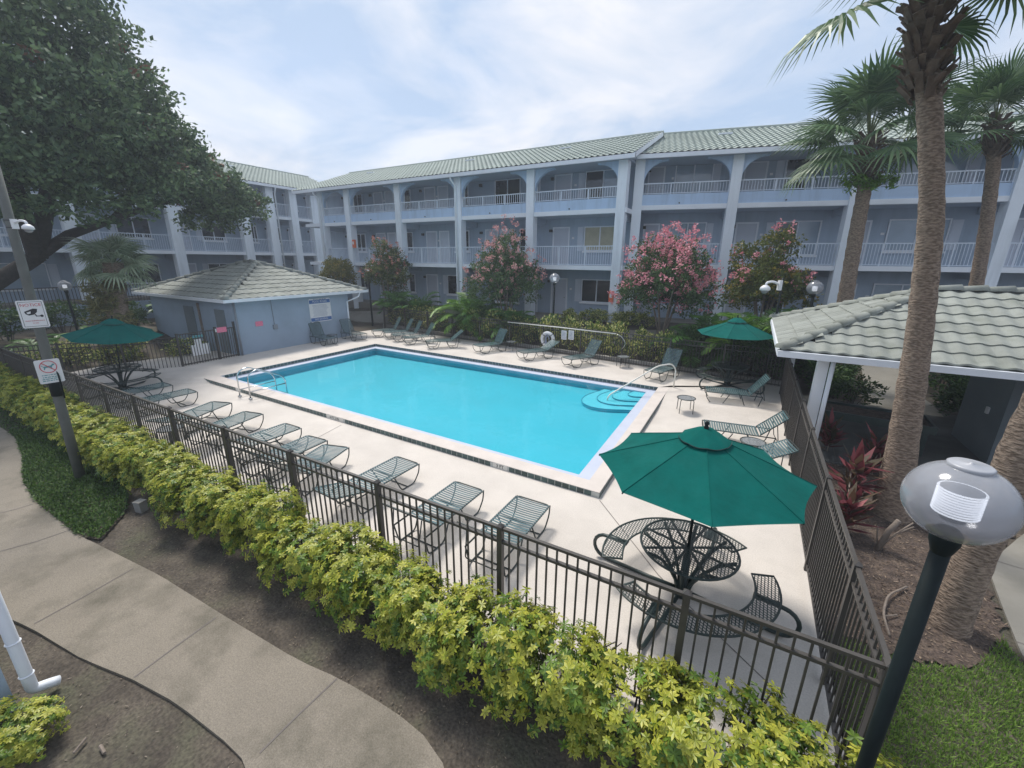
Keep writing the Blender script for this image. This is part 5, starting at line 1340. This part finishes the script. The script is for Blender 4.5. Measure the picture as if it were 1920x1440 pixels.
myrtle('m', 'pink flowering tree in front of the middle columns with dark leaves', None, (948, 507), 20.2, 158, 172, 520, .36, (.04, .08, .03), (.13, .20, .08), ((.52, .22, .24), (.82, .50, .47)), 1)
myrtle('m', 'large bright pink flowering tree beside the white column', None, (1252, 518), 19.9, 195, 190, 620, .62, (.035, .075, .025), (.12, .19, .07), (P0, P1), 2)
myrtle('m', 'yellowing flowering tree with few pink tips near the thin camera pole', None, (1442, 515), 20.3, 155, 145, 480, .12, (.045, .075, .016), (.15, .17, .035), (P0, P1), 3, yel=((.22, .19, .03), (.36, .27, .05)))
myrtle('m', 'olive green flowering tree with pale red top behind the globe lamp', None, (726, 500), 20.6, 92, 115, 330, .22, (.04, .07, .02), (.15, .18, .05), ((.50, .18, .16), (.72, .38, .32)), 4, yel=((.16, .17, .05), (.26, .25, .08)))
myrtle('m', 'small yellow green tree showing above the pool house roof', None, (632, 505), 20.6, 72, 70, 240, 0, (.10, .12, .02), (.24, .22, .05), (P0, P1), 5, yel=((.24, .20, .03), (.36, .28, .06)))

# ---- spreading oak at the left
OB = (-25.5, 2.2)
oak = thing('oak_tree', 'large dark spreading oak overhanging the left wing and the terrace', 'tree', (*OB, gz(*OB) - .1))
ob = np.array([*OB, gz(*OB) - .1])
r_ = np.random.default_rng(77); lobes = []
for x, y, X, ra, rz_, n in ((-80, 60, -25, 5.0, 4.6, 260), (10, 110, -24, 3.9, 3.6, 240), (60, 250, -22.5, 4.0, 2.8, 210), (150, 190, -24, 3.0, 2.6, 190), (230, 270, -24.5, 2.7, 2.0, 150), (320, 320, -25, 2.3, 1.4, 110), (395, 360, -25.5, 1.9, 1.2, 90), (455, 385, -26, 1.4, 1.0, 50), (330, 365, -24.5, 2.2, 1.3, 90), (400, 410, -25.5, 1.7, .9, 55), (240, 345, -23, 2.4, 1.5, 90), (110, 350, -21.8, 2.6, 1.6, 110), (20, 360, -22, 2.6, 1.8, 100), (80, 20, -25, 2.2, 2.6, 110), (-140, 250, -23, 4, 3, 140)):
    c = PX(x, y, X); lobes.append((c - ob, (ra, ra, rz_), n))
C, D = cloud(lobes, 38, .52, r_, .7, .5)
link('crown', foliage('crown', C, D, .21, .115, (.034, .068, .038), (.17, .245, .11), r_), oak)
C2, D2 = cloud([(l[0], np.array(l[1]) * 1.03, max(3, int(l[2] * .05))) for l in lobes[:9]], 14, .25, r_, .7, .9)
link('rust_leaves', foliage('rust_leaves', C2, D2, .18, .10, (.10, .05, .03), (.20, .09, .05), r_), oak)
tr = MB()
tr.tube([(0, 0, 0), (.1, .4, 1.2), (.4, 1.5, 2.6), tuple(PX(75, 478, -24.6) - ob)], [.50, .36, .30, .24], 12)
def limb(pts, r0):
    n = len(pts); tr.tube([tuple(np.array(p) - ob) for p in pts], [r0 * (1 - .75 * i / (n - 1)) for i in range(n)], 8)
base2 = PX(70, 480, -24.6)
limb([base2, PX(130, 440, -24.2), PX(210, 412, -24.2), PX(290, 385, -24.5), PX(350, 370, -25)], .22)
limb([PX(210, 415, -24.2), PX(270, 350, -24.2), PX(330, 310, -24.8)], .16)
limb([base2, PX(90, 360, -24), PX(130, 220, -24.2), PX(150, 110, -24.5)], .32)
limb([base2, PX(20, 330, -23.5), PX(-30, 200, -24), PX(-60, 80, -25)], .30)
limb([PX(90, 330, -24), PX(180, 260, -24), PX(250, 230, -24.5)], .15)
tr.obj('trunk', 'bark', oak, smooth=True)

# ---- fan palms
def fan_frond(seed, pet=1.0, fan=.85, nl=30, c0=(.045, .10, .038), c1=(.15, .235, .10), droop=.55, spread=2.45):
    r_ = np.random.default_rng(seed); V = []; Fc = []; Cc = []
    def put(p, c): V.append(tuple(p)); Cc.append(c); return len(V) - 1
    gl_ = np.array([.10, .13, .05])
    k = 6
    for i in range(k + 1):
        s = i / k; z = .10 * pet * math.sin(s * 1.6); w = .022 * (1 - .5 * s)
        put((s * pet, -w, z), gl_); put((s * pet, w, z), gl_)
    for i in range(k): Fc.append((2 * i, 2 * i + 1, 2 * i + 3, 2 * i + 2))
    z0 = .10 * pet * math.sin(1.6); hub = np.array([pet, 0, z0])
    for i in range(nl):
        th = spread * (i + .5 - nl / 2) / (nl / 2) ; hw = spread / nl
        Lg = fan * (1 - .28 * (abs(th) / spread) ** 2) * r_.uniform(.9, 1.1); col = np.array(c0) + (np.array(c1) - np.array(c0)) * r_.random()
        def P(rr, off, lift): 
            a = th + off; dr = droop * max(0, rr - .45 * fan) ** 1.7 / fan; 
            return hub + np.array([rr * math.cos(a), rr * math.sin(a), -dr + lift - .28 * rr * (abs(th) / spread) ** 2])
        b0 = put(hub, col); m1 = put(P(Lg * .5, -hw * .95, 0), col * .9); m2 = put(P(Lg * .5, hw * .95, 0), col * .9); mm = put(P(Lg * .5, 0, .018), col * 1.1)
        e1 = put(P(Lg * .8, -hw * .36, 0), col); e2 = put(P(Lg * .8, hw * .36, 0), col); tp = put(P(Lg * 1.12, r_.normal() * hw * .3, -.06 * r_.random()), col)
        Fc += [(b0, m1, mm), (b0, mm, m2), (m1, e1, mm), (mm, e1, e2), (mm, e2, m2), (e1, tp, e2)]
    me = bpy.data.meshes.new('frond'); me.from_pydata(V, [], Fc); at = me.color_attributes.new('Col', 'FLOAT_COLOR', 'POINT')
    at.data.foreach_set('color', np.concatenate([np.array(Cc), np.ones((len(Cc), 1))], 1).ravel().astype(np.float32)); me.materials.append(MAT['frond']); me.update(); return me
FAN = [fan_frond(200 + i) for i in range(4)]; FANP = [fan_frond(210 + i, .75, .75, 26, (.20, .27, .17), (.40, .47, .32), .75) for i in range(3)]
DEADF = fan_frond(220, .9, .7, 22, (.10, .075, .05), (.20, .15, .10), 1.1)
def fan_palm(label, pts, rad, nf, sc, seed, boots=(0., .0), fr=FAN, elev=(-.85, .75), name='fan_palm', boot_r=.30, extra=()):
    """pts: trunk axis from base to heart"""
    pts = [np.array(p, float) for p in pts]; t = thing(name, label, 'palm', pts[0]); o = pts[0]; rr = random.Random(seed)
    dense = []; rads = []
    for (p, q), (r0, r1) in zip(zip(pts[:-1], pts[1:]), zip(rad[:-1], rad[1:])):
        n = max(2, int(np.linalg.norm(q - p) / .12))
        for i in range(n): s = i / n; dense.append(p * (1 - s) + q * s - o); rads.append((r0 * (1 - s) + r1 * s) * (1 + .035 * math.sin(i * 2.1) + .02 * rr.uniform(-1, 1)))
    dense.append(pts[-1] - o); rads.append(rad[-1])
    # soften the kinks of the axis
    dd = np.array(dense)
    for _ in range(12): dd[1:-1] = dd[1:-1] * .5 + (dd[:-2] + dd[2:]) * .25
    MB().tube([tuple(p) for p in dd], rads, 18).obj('trunk', 'palm_trunk', t, smooth=True)
    heart = pts[-1] - o
    if boots[1] > 0:
        ax = unit(pts[-1] - pts[-2]); mb = MB(); n = int(70 * boots[1])
        for i in range(n):
            s = i / n; a = 2.399 * i; c = heart - ax * boots[1] * (1 - s); rb = boot_r * (.95 + .15 * math.sin(s * 3.1)); d = np.array([math.cos(a), math.sin(a), 0.])
            p0 = c + d * (rb * .62); p1 = c + d * (rb * rr.uniform(1.0, 1.22)) + np.array([rr.uniform(-.05, .05), rr.uniform(-.05, .05), rr.uniform(.10, .26)])
            mb.bar(tuple(p0), tuple(p1), rr.uniform(.07, .12), .025, up=tuple(d + [0, 0, .2]))
        stuff(mb.obj('leaf_bases', 'boots', t))
    for i in range(nf):
        a = 2.399 * i + rr.uniform(-.25, .25); s = (i + .5) / nf; tl = elev[0] + (elev[1] - elev[0]) * s + rr.uniform(-.12, .12)
        ro = Matrix.Rotation(a, 3, 'Z') @ Matrix.Rotation(tl, 3, 'Y') @ Matrix.Rotation(rr.uniform(-.5, .5), 3, 'X')
        link('frond', fr[i % len(fr)], t, heart + np.array([0, 0, -.25 * s]), rot=ro.to_euler(), scale=sc * rr.uniform(.85, 1.15))
    for (a, tl, s) in extra:
        ro = Matrix.Rotation(a, 3, 'Z') @ Matrix.Rotation(tl, 3, 'Y'); link('frond', fr[0], t, heart - np.array([0, 0, .25]), rot=ro.to_euler(), scale=s)
    return t
b0 = G(1672, 965)
la = math.atan2(-RIGHT[1], -RIGHT[0])
fan_palm('tall leaning fan palm with ringed trunk in front of the pavilion roof', [b0 - [0, 0, .1], PY(1690, 850, 9.09), PY(1725, 620, 9.1), PY(1748, 400, 9.1), PY(1745, 230, 9.1), PY(1735, 100, 9.1), PY(1742, -70, 9.1)], [.30, .215, .17, .15, .145, .14, .12], 12, 1.3, 5, (0, 1.75), boot_r=.27, elev=(-1.35, -.55),
         extra=((la + .1, .45, 1.15), (la + .6, .15, 1.0), (la + math.pi + .1, .75, .75), (la + math.pi - .7, .4, .85)))
b1 = G(1775, 1172)
fan_palm('fan palm with thick fibrous trunk between the near lamp globe and the path', [b1 - [0, 0, .1], b1 + [.02, .03, .8], b1 + [.10, .10, 2.6], b1 + [.3, .1, 5.0], b1 + [.5, .2, 7.8]], [.215, .18, .165, .15, .13], 14, 1.1, 6, (0, 1.0), elev=(-1.0, .35))
q = PY(1585, 600, 19.0); fan_palm('fan palm with full round crown standing behind the pavilion', [(q[0], 19.0, gz(q[0], 19.) - .1), PY(1585, 560, 19.), PY(1605, 440, 19.), PY(1622, 350, 19.), PY(1630, 255, 19.)], [.25, .235, .215, .20, .19], 34, 1.3, 7, (0, 1.6), boot_r=.36, elev=(-1.3, .5))
q = PY(1825, 580, 20.); fan_palm('slim fan palm with round crown against the right building', [(q[0], 20., gz(q[0], 20.) - .1), PY(1830, 540, 20.), PY(1850, 420, 20.), PY(1862, 320, 20.), PY(1868, 225, 20.)], [.20, .18, .17, .165, .15], 30, 1.05, 8, (0, 1.1), boot_r=.28, elev=(-1.3, .45))
# squat fern-clad palm at the left
q = PX(222, 650, -23.2); cz2 = PX(212, 492, -23.2)
sp_ = fan_palm('squat pale green fan palm with shaggy trunk behind the left umbrella', [(q[0], q[1], gz(q[0], q[1]) - .1), PX(218, 560, -23.2), cz2], [.36, .36, .34], 30, 1.0, 9, (0, 0), fr=FANP, elev=(-.9, .45))
C, D = cloud([((0, 0, .35 + i * .48), (.62, .62, .35), 34) for i in range(7)], 18, .16, np.random.default_rng(8), .9, .75)
link('shaggy_skirt', foliage('shaggy_skirt', C, D * np.array([1, 1, -.4]), .30, .045, (.10, .11, .04), (.33, .31, .13), np.random.default_rng(9)), sp_)
# epiphyte fern on the middle palm
q = PY(1612, 345, 18.8); C, D = cloud([((0, 0, 0), (.55, .45, .35), 26), ((.55, 0, .0), (.45, .3, .25), 14)], 14, .16, np.random.default_rng(18), .8, .4)
ef = tag(link('tree_fern', foliage('tree_fern', C, D * np.array([1, 1, .1]), .22, .05, (.07, .17, .02), (.20, .36, .05), np.random.default_rng(19)), None, q), 'bright green fern growing on the trunk of the round crowned palm', 'fern')

# ---- red cordylines and sticks in the mulch bed
def ti_mesh(seed, n=70, Ln=.40):
    r_ = np.random.default_rng(seed); a = randdir(n, r_); a[:, 2] = np.abs(a[:, 2]) + .15; a = unit(a); c = np.stack([.02 * r_.normal(size=n), .02 * r_.normal(size=n), r_.uniform(.1, .55, n)], 1)
    b = unit(np.cross(a, np.array([0, 0, 1.]))); cols = np.where(r_.random((n, 1)) < .6, tint(n, (.12, .025, .035), (.34, .09, .10), r_), tint(n, (.05, .045, .025), (.13, .08, .05), r_))
    return leaves('foliage', c, a, b, Ln * r_.uniform(.6, 1.15, n), .085, cols, 'leaf')
TI = [(ti_mesh(300 + i), stems_mesh(310 + i, .2, .2, .5, 3, .012, 'bark_pale')) for i in range(3)]
for i, (x, y, s_, lab) in enumerate(((1587, 945, 1.5, 'red leaved cordyline close to the picket fence'), (1578, 1000, 1.15, 'red leaved cordyline in front of the other one at the fence'), (1632, 890, 1.3, 'dark red cordyline in front of the leaning palm trunk'), (1548, 848, 1.2, 'pinkish red cordyline at the pavilion edge'), (1650, 960, .6, 'small pink cordyline at the foot of the leaning palm'))):
    q = G(x, y); shrub((q[0], q[1], 0), TI[i % 3], i * 1.3, s_, lab, None, 'plant', 'cordyline')
root = thing('fallen_root', 'pale curved bare root lying on the mulch by the fence', 'root', (0, 0, 0))
MB().tube(bend([G(1700, 1100, .04), G(1665, 1115, .07), G(1655, 1150, .06), G(1668, 1192, .02)], .15), [.016] * 0 or .015, 6).obj('branch', 'bark_pale', root, smooth=True)
MB().tube([G(1657, 1155, .06), G(1682, 1153, .03)], .009, 5).obj('twig', 'bark_pale', root)
stk = thing('dead_stump', 'bare grey cut stems beside the leaning palm foot', 'stump', G(1645, 1030))
for i, (dx, dy, h_, r0) in enumerate(((.16, .05, .55, .045), (.30, -.02, .60, .014), (.36, .1, .48, .012), (-.05, .1, .35, .012))): MB().tube([(0, 0, -.02), (dx * .5, dy, h_ * .6), (dx, dy, h_)], [r0, r0 * .9, r0 * .8], 7).obj('stem', 'bark_pale', stk, smooth=True)
for lab, (x0, y0), (x1, y1), rad_ in (('thin dead stick leaning on the fence side cordyline', (1583, 1000), (1596, 880), .012), ('bleached dry stick lying on the soil near the downspout', (138, 1412), (162, 1383), .012), ('short broken stick lying on the dark soil by the downspout', (188, 1398), (196, 1412), .014)):
    z1_ = .7 if y1 < 1000 else .02; o = thing('dead_stick', lab, 'stick', (0, 0, 0)); MB().tube([G(x0, y0, .02), G(x1, y1, z1_)], rad_, 6).obj('stem', 'bark_pale', o)

# ---- litter, grass, ground cover (uncountable)
def scatter(name, n, region, Lf, Wf, c0, c1, zf, seed, tilt=.25, m='leaf', lift=.012):
    r_ = np.random.default_rng(seed); P = []
    while len(P) < n:
        p = region(r_)
        if p is not None: P.append(p)
    P = np.array(P); C = np.c_[P, np.array([zf(*p) for p in P]) + lift]; a = randdir(n, r_); a[:, 2] = np.abs(a[:, 2]) * tilt; a = unit(a)
    b = unit(np.cross(a, unit(np.array([0, 0, 1.]) + .3 * r_.normal(size=(n, 3))))); o = link(name, leaves(name, C, a, b, Lf * r_.uniform(.5, 1.5, n), Wf * r_.uniform(.6, 1.4, n), tint(n, c0, c1, r_), m)); return stuff(o)
def inpoly(p, poly):
    x, y = p; c = False; n = len(poly)
    for i in range(n):
        x0, y0 = poly[i]; x1, y1 = poly[i - 1]
        if (y0 > y) != (y1 > y) and x < (x1 - x0) * (y - y0) / (y1 - y0) + x0: c = not c
    return c
def region(poly, dens=None):
    poly = [tuple(p[:2]) for p in poly]; xs = [p[0] for p in poly]; ys = [p[1] for p in poly]
    def f(r_):
        p = (r_.uniform(min(xs), max(xs)), r_.uniform(min(ys), max(ys)))
        return p if inpoly(p, poly) and (dens is None or r_.random() < dens(*p)) else None
    return f
flat = lambda x, y: 0.
o = scatter('mulch_chips', 2600, region([(1.42, 5.5), (2.2, 5.45), (2.75, 5.7), (3.3, 6.5), (3.42, 7.1), (3.6, 8.1), (4.5, 9.5), (4.5, 11.0), (1.42, 11.0)]), .055, .016, (.06, .04, .03), (.34, .26, .19), flat, 1); o['label'] = 'wood chips and dry litter on the mulch bed beside the fence'; o['category'] = 'litter'
o = scatter('leaf_litter', 900, region([(-8.3, 1.85), (-1.7, 2.15), (-1.2, 1.2), (-.9, 2.6), (-5, 2.7), (-9.6, 2.75)]), .03, .012, (.04, .03, .02), (.26, .21, .16), lambda x, y: -.02, 2); o['label'] = 'dry leaf bits on the dark soil between walk and hedge'; o['category'] = 'litter'
o = scatter('leaf_litter', 700, region([(-8.6, .35), (-7.0, .62), (-5.2, .95), (-3.3, 1.1), (-2.8, .7), (-2.7, -1.), (-8.6, -1.)]), .035, .010, (.05, .035, .03), (.30, .25, .20), lambda x, y: -.02, 3); o['label'] = 'dry twigs and bits on the dark soil below the downspout'; o['category'] = 'litter'
gp = [(1.40, 2.3), (1.4, 5.45), (2.2, 5.4), (2.75, 5.65), (3.25, 6.4), (3.26, 5.0), (3.2, 2.3)]
sheet('lawn_base', gp, .002, 'soil')
o = scatter('lawn_grass', 34000, region(gp), .060, .008, (.06, .13, .02), (.24, .37, .065), flat, 4, 2.6, 'grass', 0.); o['label'] = 'bright green lawn grass beside the near lamp post'; o['category'] = 'grass'
lp = [tuple(p) for p in lawnA] + [tuple(p) for p in LB[::-1]]
o = scatter('ground_cover', 30000, region(lp, lambda x, y: .35 if x < -16 else 1.), .055, .026, (.022, .055, .012), (.10, .18, .035), flat, 5, 1.0, 'grass', .035); o['label'] = 'dense low green ground cover round the tall grey pole'; o['category'] = 'ground cover'

# ================================================================== added scattering volume that lifts dark tones like lens veil
hm = bpy.data.materials.new('veil'); hm.use_nodes = True; hn = hm.node_tree.nodes; hl = hm.node_tree.links
for x in list(hn): hn.remove(x)
ho = hn.new('ShaderNodeOutputMaterial'); hv = hn.new('ShaderNodeVolumePrincipled')
hv.inputs['Color'].default_value = (.80, .88, 1., 1); hv.inputs['Density'].default_value = .0024; hv.inputs['Anisotropy'].default_value = .25
hl.new(hv.outputs[0], ho.inputs['Volume']); MAT['veil'] = hm
hz = stuff(MB().box(-620, 620, -620, 720, -4.2, 17.5).obj('veil', 'veil')); hz['label'] = 'thin added pale haze over the whole courtyard'; hz['category'] = 'veil'
